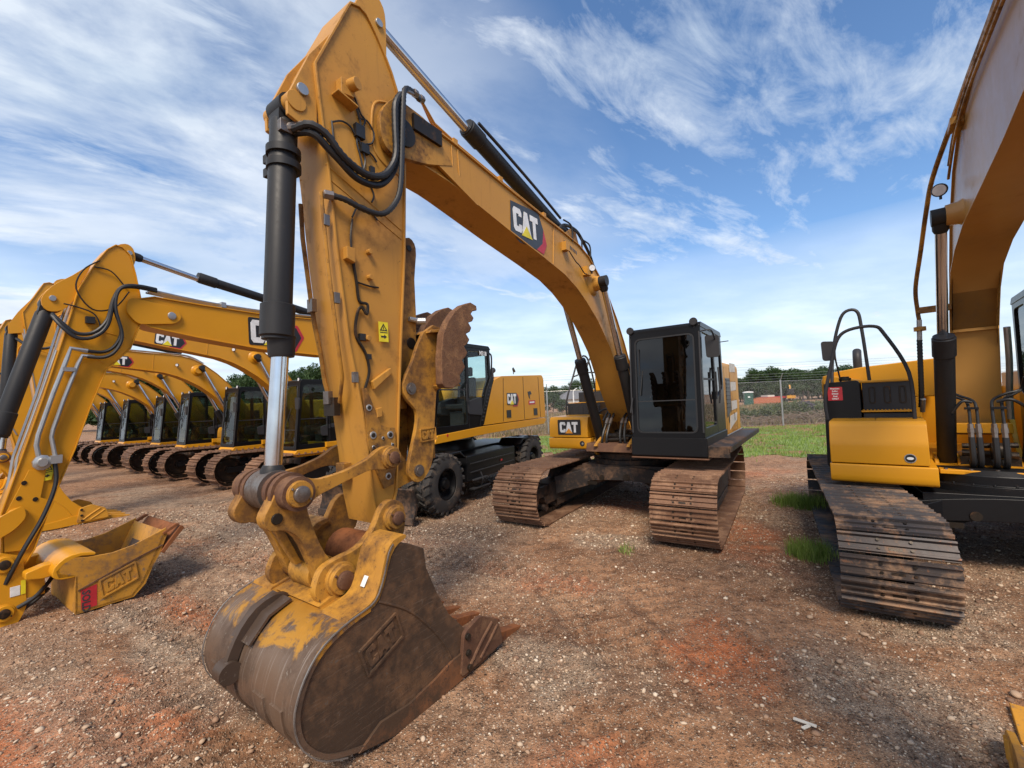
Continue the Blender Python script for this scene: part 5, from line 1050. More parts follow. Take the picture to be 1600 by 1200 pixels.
# wide ditching bucket, open side up
hw = .54
side = [(6.60, .0), (6.60, .40), (6.73, .42), (6.75, .50), (6.69, .57), (6.60, .60), (6.50, .575), (6.30, .56), (6.12, .59), (5.95, .65), (5.80, .71), (5.79, .62), (5.86, .42), (6.02, .12), (6.12, .0)]
mb = MB().m('yelbk')
mb.prism(side, hw-.022, hw); mb.prism(side, -hw, -hw+.022); mb.prism([(6.60, -.005), (6.60, .40), (6.575, .40), (6.575, .03), (6.14, .03), (6.04, .15), (5.82, .68), (5.79, .66), (6.0, .11), (6.11, -.005)], -hw, hw)
bkw = mb.build('bucket', wx, bevel=.005)
mb = MB().m('yel'); mb.prism(catmull([(6.56, .40), (6.70, .40), (6.77, .45), (6.76, .54), (6.68, .62), (6.56, .64), (6.44, .61), (6.45, .58), (6.55, .60), (6.64, .58), (6.70, .53), (6.70, .47)], 2), -hw, hw)
mb.build('bucket_top_beam', bkw, bevel=.01)
for s in (-1, 1): MB().m('yel').prism(rpoly([(6.68, .43), (6.66, .56), (6.80, .56), (6.94, .52), (6.94, .45), (6.82, .42)], .02), s*.30-.075, s*.30+.075).build('bucket_hook', bkw, bevel=.012)
mb = MB().m('rust'); mb.prism([(5.86, .44), (5.66, .70), (5.63, .69), (5.62, .66), (5.83, .41)], -hw-.02, hw+.02); mb.prism([(5.84, .66), (5.70, .74), (5.66, .72), (5.83, .63)], hw-.04, hw+.015); mb.prism([(5.84, .66), (5.70, .74), (5.66, .72), (5.83, .63)], -hw-.015, -hw+.04); mb.build('cutting_edge', bkw, bevel=.004)
mb = MB().m('rustd'); mb.prism([(6.58, .25), (6.20, .40), (5.84, .52), (5.84, .505), (6.2, .385), (6.58, .235)], hw+.001, hw+.010); mb.m('treadG').prism([(6.10, .06), (5.90, .50), (5.885, .49), (6.085, .05)], -hw*.55, hw*.8); mb.build('wear_plate', bkw)
emblem(bkw, (6.36, hw+.002, .14), (-.88, 0, .30), (.12, 0, .9), .13, 'cast', 'cast_emblem', 'yelbk')
mb = MB().m('red').prism([(6.555, .03), (6.56, .24), (6.43, .26), (6.43, .03)], hw+.001, hw+.003); so = mb.build('painted_panel', bkw)
lettering(so, 'SOLD', (6.548, hw+.004, .225), (0, 0, -1), (-1, 0, 0), .066, 'dgrey', bold=.002)

# ================================================================== row of excavators on the left
def row_machine(label):
    o = thing('tracked_excavator', label, 'excavator', (0, 0, 0), YAW, 'excavators parked in a row on the left', scale=.93)
    for s in (-1, 1): track(o, s*1.26, .66, 2.62, 1.04, 'tread', framemat='black', fine=False, holes=False)
    carbody(o, 1.26, 1.0)
    upper_body(o, 'yel', mm='yel')
    front_box(o, .05, .79, -1.39, -.506, 1.126, 1.737, 'yel')
    c = cab(o, -.40, 1.42, .50, 1.50, 1.12, 3.12, 'glass', slope=.16, rounded=.12)
    s = MB().m('yel'); s.prism(rpoly([(-.42, .92), (1.42, .92), (1.50, 1.02), (1.42, 1.12), (-.42, 1.12)], .03), .48, 1.53); s.build('cab_sill', o, bevel=.01)
    worklight(c, (1.26, .6, 3.15), (1, 0, 0)); worklight(c, (1.26, 1.4, 3.15), (1, 0, 0)); mirror(c, (1.45, 1.66, 2.45), [(1.30, 1.5, 2.9), (1.42, 1.62, 2.9), (1.45, 1.66, 2.55)])
    b = boom(o, 'yel', 'yel', emb='modern')
    worklight(b, (2.5, .26, 4.05), (.7, .7, -.1), .05)
    p = MB().m('steel')
    for dv in (-.1, 0, .1): p.tube([(1.65, dv, 4.12), (2.1, dv, 4.38), (2.8, dv, 4.47), (4.3, dv, 4.60), (5.4, dv, 4.72)], .014, 6)
    p.build('boom_hydraulic_line', b)
    for s_ in (-1, 1): hydraulic(o, (.56, s_*.36, 1.12), (1.92, s_*.36, 3.87), (1.18, s_*.36, 2.4), .085, .046, 'boom_cylinder', w=.075)
    hydraulic(o, (2.35, 0, 4.50), (5.80, 0, 5.30), (4.62, 0, 5.02), .085, .05, 'stick_cylinder', w=.08)
    stt = stick(o, 'yel')
    q = MB().m('steel'); q.tube([(6.44, .17, 4.2), (6.36, .17, 3.5), (6.24, .17, 2.6), (6.1, .18, 2.2)], .016, 7, smooth=False); q.m('hose').tube([(6.55, .1, 4.0), (6.40, .25, 3.85), (6.15, .26, 3.80), (5.9, .26, 4.0), (5.84, .26, 4.4), (5.7, .22, 4.68)], .028, 8); q.m('yel')
    for s_ in (-1, 1):
        q.prism([(6.12, 5.21), (6.50, 4.60), (6.665, 4.25), (6.66, 4.08), (6.45, 4.12), (6.44, 4.55)], s_*.145-.015, s_*.145+.015); q.prism(catmull([(5.80, 5.0), (5.74, 5.28), (5.84, 5.40), (6.0, 5.30), (5.93, 5.1)], 3), s_*.12-.015, s_*.12+.015)
    q.build('stick_fittings', stt)
    hydraulic(o, (6.60, 0, 4.20), (6.735, 0, 1.56), (6.655, 0, 2.55), .095, .056, 'bucket_cylinder', w=.09)
    bucket_links(o, 'yel')
    bucket_assembly(o, .60, 'yel', 'yel', 'yel', emb=False, teeth=4, mcut='yeldust', mtip='yeldust')
    return o
ORD = ['yellow tracked excavator nearest in the left row, right behind the wheeled excavator\'s boom', 'second yellow tracked excavator in the left row, black cab framed under the nearest boom',
       'third yellow tracked excavator in the left row, small black boarding step by its cab', 'fourth yellow tracked excavator of the left row, half hidden by its neighbours',
       'fifth yellow tracked excavator of the left row, small in the distance', 'farthest yellow tracked excavator at the end of the left row']
VC = [-9.75, -13.45, -17.05, -20.4, -24.0, -27.8]; UC = [.80, .85, .9, .8, 1.0, 1.1]
A_ = R_(YAW); Fv = Vector((-math.sin(A_), -math.cos(A_), 0)); Lv = Vector((math.cos(A_), -math.sin(A_), 0)); O_ = Vector((2.277, 8.363, 0))
proto = row_machine(ORD[0]); rowm = [proto]
ARMS = ('boom', 'stick', 'stick_cylinder', 'bucket_cylinder', 'idler_link', 'power_link', 'link_pin', 'bucket')
for i in range(6):
    o = proto if i == 0 else copy_tree(proto)
    if i: rowm.append(o)
    o['label'] = ORD[i]; o.location = O_+Fv*UC[i]+Lv*VC[i]
for i, o in enumerate(rowm):
    a = [0, 2.6, -2.2, 4.2, -1.2, 2.0][i]; o.rotation_euler.z += R_([0, 1.5, -1.2, 2.0, -1.5, .8][i])
    for chd in o.children:
        if chd.name.split('.')[0] in ARMS:
            chd.matrix_local = Matrix.Translation((.08, 0, 1.84)) @ Matrix.Rotation(R_(a), 4, 'Y') @ Matrix.Translation((-.08, 0, -1.84)) @ chd.matrix_local

# ================================================================== ground
def ground_material():
    m, t, b = newmat('red_clay_and_gravel')
    tcn = t.nodes.new('ShaderNodeTexCoord'); v = tcn.outputs['Object']
    def attr(n): a = t.nodes.new('ShaderNodeAttribute'); a.attribute_name = n; return a.outputs['Fac']
    mp = t.nodes.new('ShaderNodeMapping'); mp.inputs['Rotation'].default_value = (0, 0, R_(35)); mp.inputs['Scale'].default_value = (.38, 1.5, 1); t.links.new(v, mp.inputs[0])
    mid = noisen(t, mp.outputs[0], 1.1, 7, .66, .5); fin = noisen(t, v, 9, 6, .7); vf = noisen(t, v, 60, 4, .7); md2 = noisen(t, v, 2.6, 6, .65)
    c = ramp(t, mathn(t, 'ADD', mathn(t, 'MULTIPLY', mid, .6), mathn(t, 'MULTIPLY', md2, .4)), [(.34, (.165, .078, .040)), (.45, (.285, .142, .072)), (.56, (.405, .218, .116)), (.70, (.49, .29, .165))])
    c = mixc(t, mathn(t, 'MULTIPLY', attr('red'), ramp(t, md2, [(.35, (.35, .35, .35)), (.55, (1, 1, 1))])), c, (.48, .155, .058))
    gf = mathn(t, 'MULTIPLY', attr('gravel_amount'), ramp(t, md2, [(.33, (.3, .3, .3)), (.52, (1, 1, 1))]), clamp=True)
    c = mixc(t, mathn(t, 'MULTIPLY', gf, .75), c, (.34, .265, .19))
    c = mixc(t, mathn(t, 'MULTIPLY', attr('damp_rut_shade'), .58), c, (.085, .05, .034))  # dark soil colour, also used as painted shade in the grooves
    hh = None
    for sc, lo, am in ((24, .30, .85), (50, .38, .85), (95, .44, .75)):
        vo = t.nodes.new('ShaderNodeTexVoronoi'); vo.inputs['Scale'].default_value = sc; vo.inputs['Randomness'].default_value = 1; t.links.new(v, vo.inputs['Vector'])
        sepc = t.nodes.new('ShaderNodeSeparateColor'); t.links.new(vo.outputs['Color'], sepc.inputs[0])
        pres = mathn(t, 'GREATER_THAN', sepc.outputs[0], mathn(t, 'MULTIPLY_ADD', gf, -.38, .56))
        body = ramp(t, vo.outputs['Distance'], [(lo-.06, (1, 1, 1)), (lo, (0, 0, 0))]); k = mathn(t, 'MULTIPLY', pres, body)
        pc = ramp(t, sepc.outputs[1], [(.0, (.11, .062, .038)), (.35, (.33, .21, .13)), (.7, (.52, .38, .265)), (1, (.72, .60, .46))])
        c = mixc(t, mathn(t, 'MULTIPLY', k, am), c, pc)
        dome = mathn(t, 'MULTIPLY', mathn(t, 'MULTIPLY', k, mathn(t, 'SUBTRACT', 1, mathn(t, 'MULTIPLY', vo.outputs['Distance'], 1.6))), 28/sc); hh = dome if hh is None else mathn(t, 'ADD', hh, dome)
    dk = ramp(t, mathn(t, 'ADD', mathn(t, 'MULTIPLY', fin, .55), mathn(t, 'MULTIPLY', vf, .45)), [(.37, (.30, .27, .25)), (.49, (.88, .88, .88)), (.62, (1.35, 1.33, 1.30))]); c = mixc(t, 1, c, dk, 'MULTIPLY')
    t.links.new(c, b.inputs['Base Color']); setb(b, rough=.9, spec=.25)
    bump(t, b, mathn(t, 'ADD', mathn(t, 'MULTIPLY', hh, .55), mathn(t, 'ADD', mathn(t, 'MULTIPLY', fin, .9), mathn(t, 'MULTIPLY', vf, .35))), 1.0, .045); return m
M['ground'] = ground_material()
def axis(lo0, hi0, step, far, g=1.16):
    a = list(np.arange(lo0, hi0, step)); s = step; x = a[-1]
    while x < far: s *= g; x += s; a.append(x)
    s = step; x = a[0]; pre = []
    while x > -far: s *= g; x -= s; pre.append(x)
    return np.array(pre[::-1]+a)
gx = axis(-5.5, 5.5, .036, 900); gy = axis(.8, 9.0, .036, 900)
X, Y = np.meshgrid(gx, gy)
rng2 = np.random.default_rng(3)
def vnoise(x, y, sc, seed):
    """smooth value noise on arrays"""
    r = np.random.default_rng(seed); T = r.random((256, 256)); x = x*sc+1000; y = y*sc+1000
    xi = np.floor(x).astype(int); yi = np.floor(y).astype(int); fx = x-xi; fy = y-yi; fx = fx*fx*(3-2*fx); fy = fy*fy*(3-2*fy)
    g = lambda a, b: T[a % 256, b % 256]
    return (g(xi, yi)*(1-fx)+g(xi+1, yi)*fx)*(1-fy)+(g(xi, yi+1)*(1-fx)+g(xi+1, yi+1)*fx)*fy
def height(x, y, grooves=False):
    tread_sum = np.zeros_like(x)
    near = np.clip(1.6-np.hypot(x, y)/60, 0, 1)
    z = (vnoise(x, y, .35, 1)-.5)*.05+(vnoise((x*.82-y*.57)*.35, (x*.57+y*.82)*2.2, 1.3, 6)-.5)*.055*np.clip((-x-.5)*.5, .15, 1)+(vnoise(x, y, 1.3, 2)-.5)*.030+(vnoise(x, y, 4.2, 3)-.5)*.016+(vnoise(x, y, 11, 4)-.5)*.016+(vnoise(x, y, 7, 5)-.5)*.012
    # crawler imprints: rows of grouser ridges along curved lanes, and wheel ruts
    ux, uy = np.cos(R_(62)), np.sin(R_(62))
    for (cx, cy, ang, wd, L, am) in ((.62, 4.15, 106, .30, 1.1, 1), (1.45, 4.0, 104, .30, 1.2, .9), (.55, 2.35, 112, .30, .8, .8), (-3.3, 4.5, 148, .34, 2.8, 1), (-2.1, 2.8, 150, .30, 1.5, .9), (-5.2, 7.2, 145, .34, 3.5, 1), (-6.6, 9.9, 146, .4, 6, 1), (-10.5, 13.6, 146, .45, 6, 1), (-.4, 5.6, 150, .28, 1.5, .9), (2.5, 6.9, 120, .3, 1.2, .7), (3.1, 2.0, 100, .3, .8, .7)):
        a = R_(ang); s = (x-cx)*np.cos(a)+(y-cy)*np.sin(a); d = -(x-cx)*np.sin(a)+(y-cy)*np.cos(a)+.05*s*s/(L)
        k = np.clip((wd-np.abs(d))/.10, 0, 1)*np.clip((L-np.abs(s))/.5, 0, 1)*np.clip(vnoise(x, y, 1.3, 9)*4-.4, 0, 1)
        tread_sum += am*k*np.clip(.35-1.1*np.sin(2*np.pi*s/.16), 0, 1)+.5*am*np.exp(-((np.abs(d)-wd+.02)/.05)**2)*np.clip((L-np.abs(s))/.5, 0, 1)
        z += am*k*(.026*np.sin(2*np.pi*s/.16)-.014); z += am*.026*np.exp(-((np.abs(d)-wd-.05)/.06)**2)*np.clip((L-np.abs(s))/.5, 0, 1)
    return np.clip(tread_sum, 0, 1) if grooves else z*near
Z = height(X, Y)
ny, nx = X.shape; idx = np.arange(nx*ny).reshape(ny, nx)
verts = np.stack([X.ravel(), Y.ravel(), Z.ravel()-.012], 1); faces = np.stack([idx[:-1, :-1].ravel(), idx[:-1, 1:].ravel(), idx[1:, 1:].ravel(), idx[1:, :-1].ravel()], 1)
def npmesh(name, verts, faces, mats, mi=None, smooth=False):
    me = bpy.data.meshes.new(name); me.vertices.add(len(verts)); me.vertices.foreach_set('co', np.asarray(verts, np.float32).ravel())
    k = faces.shape[1]; me.loops.add(faces.size); me.loops.foreach_set('vertex_index', faces.astype(np.int32).ravel())
    me.polygons.add(len(faces)); me.polygons.foreach_set('loop_start', np.arange(0, faces.size, k, dtype=np.int32)); me.polygons.foreach_set('loop_total', np.full(len(faces), k, np.int32))
    for x in mats: me.materials.append(M[x] if isinstance(x, str) else x)
    if mi is not None: me.polygons.foreach_set('material_index', mi.astype(np.int32))
    if smooth: me.polygons.foreach_set('use_smooth', np.ones(len(faces), bool))
    me.update(calc_edges=True); me.validate(); o = bpy.data.objects.new(name, me); col.objects.link(o); return o
def blob(x, y, cx, cy, rx_, ry_, a=0, soft=.5):
    c_, s_ = np.cos(R_(a)), np.sin(R_(a)); dx, dy = x-cx, y-cy; u = (dx*c_+dy*s_)/rx_; v_ = (-dx*s_+dy*c_)/ry_
    d = np.hypot(u, v_)+(vnoise(x, y, 1.9, 51)-.5)*.9+(vnoise(x, y, 5.5, 52)-.5)*.5; return np.clip((1-d)/soft, 0, 1)
def soils(x, y):
    red = np.zeros_like(x)
    for p in ((1.60, 3.35, .75, .50, 60), (.32, 2.5, .5, .35, 20), (3.0, 5.3, .7, .5, 80), (.5, 5.0, 1.1, .35, -30), (-4.5, 6.7, 1.6, .4, -30), (-2.9, 2.9, 1.5, .8, -30), (-3.4, 4.6, 1.4, .3, -32), (3.5, 6.6, .6, .5, 90), (5.6, 11.0, 1.6, .5, 10), (-1.4, 6.6, 1.2, .35, -20), (2.2, 8.6, 1.5, .8, 30), (2.9, 2.2, .6, .4, 20)): red = np.maximum(red, blob(x, y, *p))
    gr = np.clip(vnoise(x*.82-y*.57, (x*.57+y*.82)*3.2, .42, 61)*2.6-1.25, 0, 1)*.7
    for p in ((-4.9, 7.7, 3.8, .8, -35), (-9, 11, 5, 1.0, -35), (2.3, 2.7, 1.2, .9, 60), (1.35, 6.4, .7, .5, -30), (4.3, 9.6, 1.6, 1.2, 40), (-3.2, 4.0, 2.6, .45, -32), (.3, 3.4, .9, .5, -40), (3.6, 4.0, 1.0, .8, 50), (-.3, 1.9, .8, .6, 0)): gr = np.maximum(gr, blob(x, y, *p))
    damp_rut_shade = np.clip(vnoise(x*.82-y*.57, (x*.57+y*.82)*2.6, .5, 71)*3-1.95, 0, 1)*np.clip(1.4-gr, 0, 1)
    for p in ((-.9, 7.0, 1.6, .5, -30), (-5.0, 9.6, 3.0, .5, -33), (-2.0, 3.4, 1.0, .5, -30), (4.2, 6.3, .5, .9, 10)): damp_rut_shade = np.maximum(damp_rut_shade, blob(x, y, *p)*.8)
    damp_rut_shade = np.clip(damp_rut_shade+height(x, y, True)*.75, 0, 1)  # damp patches plus shade painted into the tread grooves
    return red*(1-gr*.5), gr, damp_rut_shade
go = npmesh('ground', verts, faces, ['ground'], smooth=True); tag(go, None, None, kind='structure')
for nm, arr in zip(('red', 'gravel_amount', 'damp_rut_shade'), soils(X.ravel(), Y.ravel())):
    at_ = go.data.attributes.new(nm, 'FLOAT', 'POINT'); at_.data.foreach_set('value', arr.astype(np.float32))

# loose stones: one countless scatter, plus the few larger rocks as things
M['stone'] = newmat('stones')[0]
def stone_mat():
    m = M['stone']; t = m.node_tree; b = t.nodes['Principled BSDF']; g = t.nodes.new('ShaderNodeNewGeometry')
    c = ramp(t, g.outputs['Random Per Island'], [(0, (.14, .078, .048)), (.40, (.30, .18, .11)), (.70, (.42, .30, .20)), (.92, (.52, .41, .30)), (1, (.64, .55, .43))]); t.links.new(c, b.inputs['Base Color']); setb(b, rough=.85)
stone_mat()
ico = np.array([(0, 0, 1), (.89, 0, .45), (.28, .85, .45), (-.72, .53, .45), (-.72, -.53, .45), (.28, -.85, .45), (.72, .53, -.45), (-.28, .85, -.45), (-.89, 0, -.45), (-.28, -.85, -.45), (.72, -.53, -.45), (0, 0, -1)])
icf = np.array([(0, 1, 2), (0, 2, 3), (0, 3, 4), (0, 4, 5), (0, 5, 1), (1, 6, 2), (2, 7, 3), (3, 8, 4), (4, 9, 5), (5, 10, 1), (6, 7, 2), (7, 8, 3), (8, 9, 4), (9, 10, 5), (10, 6, 1), (11, 7, 6), (11, 8, 7), (11, 9, 8), (11, 10, 9), (11, 6, 10)])
ns = 150000
ang = rng.uniform(R_(-60), R_(60), ns); rad = 1.1+np.abs(rng.power(1.5, ns)*11.5); sx = np.sin(ang)*rad; sy = np.cos(ang)*rad
keep = soils(sx, sy)[1]*.6+vnoise(sx, sy, 3.1, 22)*.5+.08 > rng.uniform(.12, .95, ns); sx, sy, rad = sx[keep], sy[keep], rad[keep]; ns = len(sx)
size = (.0035+.0045*rng.power(.55, ns)+.013*(rng.random(ns)**14))*(1+rad*.05)
sc3 = size[:, None, None]*(np.array([1, 1, .6])*rng.uniform(.6, 1.4, (ns, 1, 3)))
th = rng.uniform(0, 6.28, ns); base = ico[None]*(1+rng.uniform(-.25, .25, (ns, 12, 1)))*sc3
xr = base[..., 0]*np.cos(th)[:, None]-base[..., 1]*np.sin(th)[:, None]; yr = base[..., 0]*np.sin(th)[:, None]+base[..., 1]*np.cos(th)[:, None]
vv = np.stack([xr+sx[:, None], yr+sy[:, None], base[..., 2]+(height(sx, sy)-.012+size*.25)[:, None]], -1).reshape(-1, 3)
ff = (icf[None]+12*np.arange(ns)[:, None, None]).reshape(-1, 3)
tag(npmesh('gravel', vv, ff, ['stone']), None, None, kind='stuff')
def rock(x, y, r, label, z=0):
    vs = ico*np.array([1, .8, .5])*r*(1+rng.uniform(-.2, .2, (12, 1))); a = rng.uniform(0, 6)
    R2 = np.array([[math.cos(a), -math.sin(a), 0], [math.sin(a), math.cos(a), 0], [0, 0, 1]]); vs = vs @ R2.T
    o = npmesh('rock', vs, icf, ['stone']); sub = o.modifiers.new('s', 'SUBSURF'); sub.levels = sub.render_levels = 1
    o.location = (x, y, float(height(np.array([x]), np.array([y]))[0])+r*.1); tag(o, label, 'rock', 'loose rocks in the gravel'); return o
# ================================================================== grass
M['grass'] = newmat('grass_blades')[0]
def grass_mat(m, cols, isl=True):
    t = m.node_tree; b = t.nodes['Principled BSDF']; g = t.nodes.new('ShaderNodeNewGeometry'); tcn = t.nodes.new('ShaderNodeTexCoord')
    f = mathn(t, 'ADD', mathn(t, 'MULTIPLY', g.outputs['Random Per Island'], .55), mathn(t, 'MULTIPLY', noisen(t, tcn.outputs['Object'], .9, 4), .45))
    t.links.new(ramp(t, f, cols), b.inputs['Base Color']); setb(b, rough=.6, spec=.3)
    tl = t.nodes.new('ShaderNodeBsdfTranslucent'); t.links.new(ramp(t, f, cols), tl.inputs[0]); mx = t.nodes.new('ShaderNodeMixShader'); mx.inputs[0].default_value = .3
    t.links.new(b.outputs[0], mx.inputs[1]); t.links.new(tl.outputs[0], mx.inputs[2]); t.links.new(mx.outputs[0], t.nodes['Material Output'].inputs[0])
grass_mat(M['grass'], [(.15, (.09, .15, .02)), (.45, (.19, .28, .05)), (.7, (.28, .38, .09)), (.95, (.42, .40, .18))])
M['drygrass'] = newmat('dry_grass_blades')[0]; grass_mat(M['drygrass'], [(.1, (.10, .085, .04)), (.45, (.22, .17, .08)), (.75, (.30, .23, .12)), (.95, (.20, .22, .08))])
M['leaf'] = newmat('leaves')[0]; grass_mat(M['leaf'], [(.1, (.018, .040, .012)), (.45, (.035, .070, .020)), (.75, (.062, .105, .032)), (.95, (.10, .14, .05))])
M['leaf2'] = newmat('shrub_leaves')[0]; grass_mat(M['leaf2'], [(.1, (.04, .06, .022)), (.45, (.08, .11, .04)), (.75, (.14, .16, .06)), (.95, (.22, .19, .10))])
M['purple'] = newmat('purple_flower_leaves')[0]; grass_mat(M['purple'], [(.1, (.06, .045, .08)), (.6, (.14, .11, .18)), (.95, (.20, .18, .22))])
M['bark'] = plain('bark', (.10, .075, .055), .9)
def blades(x, y, hgt, wid, mat, name, zoff=0):
    n = len(x); a = rng.uniform(0, 6.28, n); lean = rng.uniform(0, .6, n)*hgt; la = rng.uniform(0, 6.28, n); z = height(x, y)-.015+zoff
    dx, dy = np.cos(a)*wid, np.sin(a)*wid; tx, ty_ = np.cos(la)*lean, np.sin(la)*lean
    v = np.stack([np.stack([x-dx, y-dy, z], 1), np.stack([x+dx, y+dy, z], 1), np.stack([x+dx*.7+tx*.35, y+dy*.7+ty_*.35, z+hgt*.6], 1), np.stack([x+tx, y+ty_, z+hgt*.95], 1), np.stack([x-dx*.7+tx*.35, y-dy*.7+ty_*.35, z+hgt*.6], 1)], 1).reshape(-1, 3)
    k = 5*np.arange(n)[:, None]; f = np.concatenate([k+np.array([[0, 1, 2]]), k+np.array([[0, 2, 4]]), k+np.array([[4, 2, 3]])])
    return npmesh(name, v, f, [mat])
def lawn_mask(x, y):
    e = 12.6+1.1*(vnoise(x, y, .35, 31)-.5)*2+1.2*(vnoise(x, y, 1.1, 32)-.5)+np.clip((8-x)*.25, -.8, 6)
    return (y > e) & (y < 25.3-.0*x) & (vnoise(x, y, 1.6, 33) > .20)
n = 110000; x = rng.uniform(-4, 30, n); y = 11+rng.power(.7, n)*15; k = lawn_mask(x, y); x, y = x[k], y[k]
tag(blades(x, y, rng.uniform(.05, .14, len(x)), rng.uniform(.006, .014, len(x)), 'grass', 'grass'), None, None, kind='stuff')
M['lawn'] = plain('turf', (.18, .24, .07), .9)
lx = np.arange(-6, 40.1, .25); ly = np.arange(11, 25.5, .25); LX, LY = np.meshgrid(lx, ly); mk = lawn_mask(LX, LY) & (vnoise(LX, LY, 1.6, 33) > .26)
lidx = np.arange(LX.size).reshape(LX.shape); q = mk[:-1, :-1] & mk[1:, 1:] & mk[:-1, 1:] & mk[1:, :-1]
lf = np.stack([lidx[:-1, :-1][q], lidx[:-1, 1:][q], lidx[1:, 1:][q], lidx[1:, :-1][q]], 1)
tag(npmesh('lawn', np.stack([LX.ravel(), LY.ravel(), height(LX, LY).ravel()-.004], 1), lf, ['lawn'], smooth=True), None, None, kind='structure')
def tuft(x, y, r, n, h, label):
    a = rng.uniform(0, 6.28, n); d = r*np.sqrt(rng.random(n))*rng.uniform(.5, 1, n); o = blades(np.cos(a)*d+x, np.sin(a)*d*1.1+y, rng.uniform(.15, 1, n)**1.3*h*1.5, rng.uniform(.002, .005, n), 'grass', 'grass_tuft')
    tag(o, label, 'grass tuft', 'weed tufts growing in the gravel'); return o
tuft(3.62, 5.45, .30, 1500, .17, 'green grass tuft beside the right excavator\'s track, nearer to the camera'); tuft(5.1, 7.85, .50, 2200, .17, 'green grass tuft beside the right excavator\'s track, farther back')
tuft(1.45, 5.9, .18, 80, .08, 'small weed sprouting in front of the centre excavator'); tuft(-9.14, 14.5, .45, 500, .12, 'small green patch before the left row of excavators')
# dry field and weeds behind the fence
n = 42000; x = rng.uniform(-30, 60, n); y = 26.0+rng.power(.8, n)*42; k = vnoise(x, y, .25, 41) > .22
tag(blades(x[k], y[k], rng.uniform(.15, .45, k.sum()), rng.uniform(.02, .06, k.sum()), 'drygrass', 'dry_weeds'), None, None, kind='stuff')
# ================================================================== chain-link fence
fe = thing('chain_link_fence', 'grey chain-link fence with barbed wire on slanted arms behind the grass', 'fence', (15.87, 25.5, 0), rz=R_(-4))
H = 2.65; x0, x1 = -32., 20.
ps = MB().m('steel'); 
for k in range(-7, 5):
    p = MB().m('steel'); xx = k*4.6; p.cyl((xx, 0, 0), (xx, 0, H), .045, n=10); p.cyl((xx, 0, H), (xx+.0, -.30, H+.42), .022, n=8); p.lathe((xx, 0, H), (0, 0, 1), [(0, .052), (.04, .05), (.06, .03)], 10); p.build('fence_post', fe)
w = MB().m('steel')
for k, (yy, zz_) in enumerate(((-.08, H+.12), (-.18, H+.26), (-.29, H+.41))): w.tube([(x0, yy, zz_), (x1, yy, zz_)], .006, 4, smooth=False)
w.tube([(x0, .05, H-.02), (x1, .05, H-.02)], .010, 5, smooth=False); w.tube([(x0, .05, .06), (x1, .05, .06)], .006, 4, smooth=False); w.build('barbed_wire', fe)
P_ = .085; vs = []; fs = []; r = .0026; z0, z1 = .06, H-.02; run = z1-z0
for sgn in (1, -1):
    for k in range(int((x1-x0+run)/P_)+1):
        a = x0-run+k*P_ if sgn > 0 else x0+k*P_
        pa, pb = (a, z0), (a+sgn*run, z1)
        if sgn > 0 and a < x0: pa = (x0, z0+(x0-a))
        if pb[0] > x1: pb = (x1, z1-(pb[0]-x1))
        if sgn < 0 and pb[0] < x0: pb = (x0, z1-(x0-pb[0]))
        if pa[0] > x1: pa = (x1, z0+(pa[0]-x1))
        if pa[1] >= pb[1]: continue
        o_ = len(vs); yb = .05+.002*sgn; q = r*.7
        for P in (pa, pb): vs += [(P[0]-q, yb-q, P[1]+q*sgn), (P[0]+q, yb-q, P[1]-q*sgn), (P[0], yb+r, P[1])]
        fs += [(o_, o_+1, o_+4, o_+3), (o_+1, o_+2, o_+5, o_+4), (o_+2, o_, o_+3, o_+5)]
mo = npmesh('wire_mesh', np.array(vs), np.array(fs), ['steel']); mo.parent = fe
# ================================================================== trees, shrubs, brush
def leafcloud(n, centers, radii, size, sq=(1, 1, .8)):
    c = np.array(centers); r = np.array(radii); k = rng.choice(len(c), n, p=r**2/np.sum(r**2)); d = rng.normal(size=(n, 3)); d /= np.linalg.norm(d, axis=1)[:, None]
    rr = r[k]*(rng.random(n)**.33)*rng.uniform(.75, 1.12, n); p = c[k]+d*rr[:, None]*np.array(sq)
    u = rng.normal(size=(n, 3)); u /= np.linalg.norm(u, axis=1)[:, None]; w_ = np.cross(u, rng.normal(size=(n, 3))); w_ /= np.linalg.norm(w_, axis=1)[:, None]
    s = size*rng.uniform(.6, 1.4, n)[:, None]
    v = np.stack([p-u*s, p+w_*s*.5, p+u*s, p-w_*s*.5], 1).reshape(-1, 3); return v, np.arange(4*n).reshape(n, 4)
def make_tree(name, h, spread, n, label, loc, kind='round', leaf='leaf', lsize=.16, group='trees beyond the fence'):
    root = thing(name, label, 'tree', loc, rz=rng.uniform(0, 6), group=group)
    tr = MB().m('bark'); tr.tube([(0, 0, -.1), (.05*h*rng.uniform(-1, 1), 0, h*.35), (.04*h*rng.uniform(-1, 1), .03*h, h*.8)], h*.022, 7); cen = []; rad_ = []
    nb = 13
    for i in range(nb):
        z = h*(.28+.68*(i/nb)); a = rng.uniform(0, 6.28); d = spread*(1-abs((z/h)-.5)*(1.1 if kind == 'round' else 1.7))*rng.uniform(.25, .85); q = (math.cos(a)*d, math.sin(a)*d, z)
        tr.tube([(0, 0, z*.65), (q[0]*.5, q[1]*.5, z*.86), q], h*.007, 5); cen.append(q); rad_.append(spread*rng.uniform(.22, .42))
    cen.append((0, 0, h*.86)); rad_.append(spread*.3); tr.build('trunk', root)
    v, f = leafcloud(n, cen, rad_, lsize); o = npmesh('crown', v, f, [leaf]); o.parent = root; return root
protos = [make_tree('broadleaf_tree', 7.0, 3.4, 5200, '', (0, 0, 0)), make_tree('broadleaf_tree', 6.5, 3.8, 5200, '', (0, 0, 0)), make_tree('pine_tree', 9.0, 2.6, 4600, '', (0, 0, 0), kind='pine')]
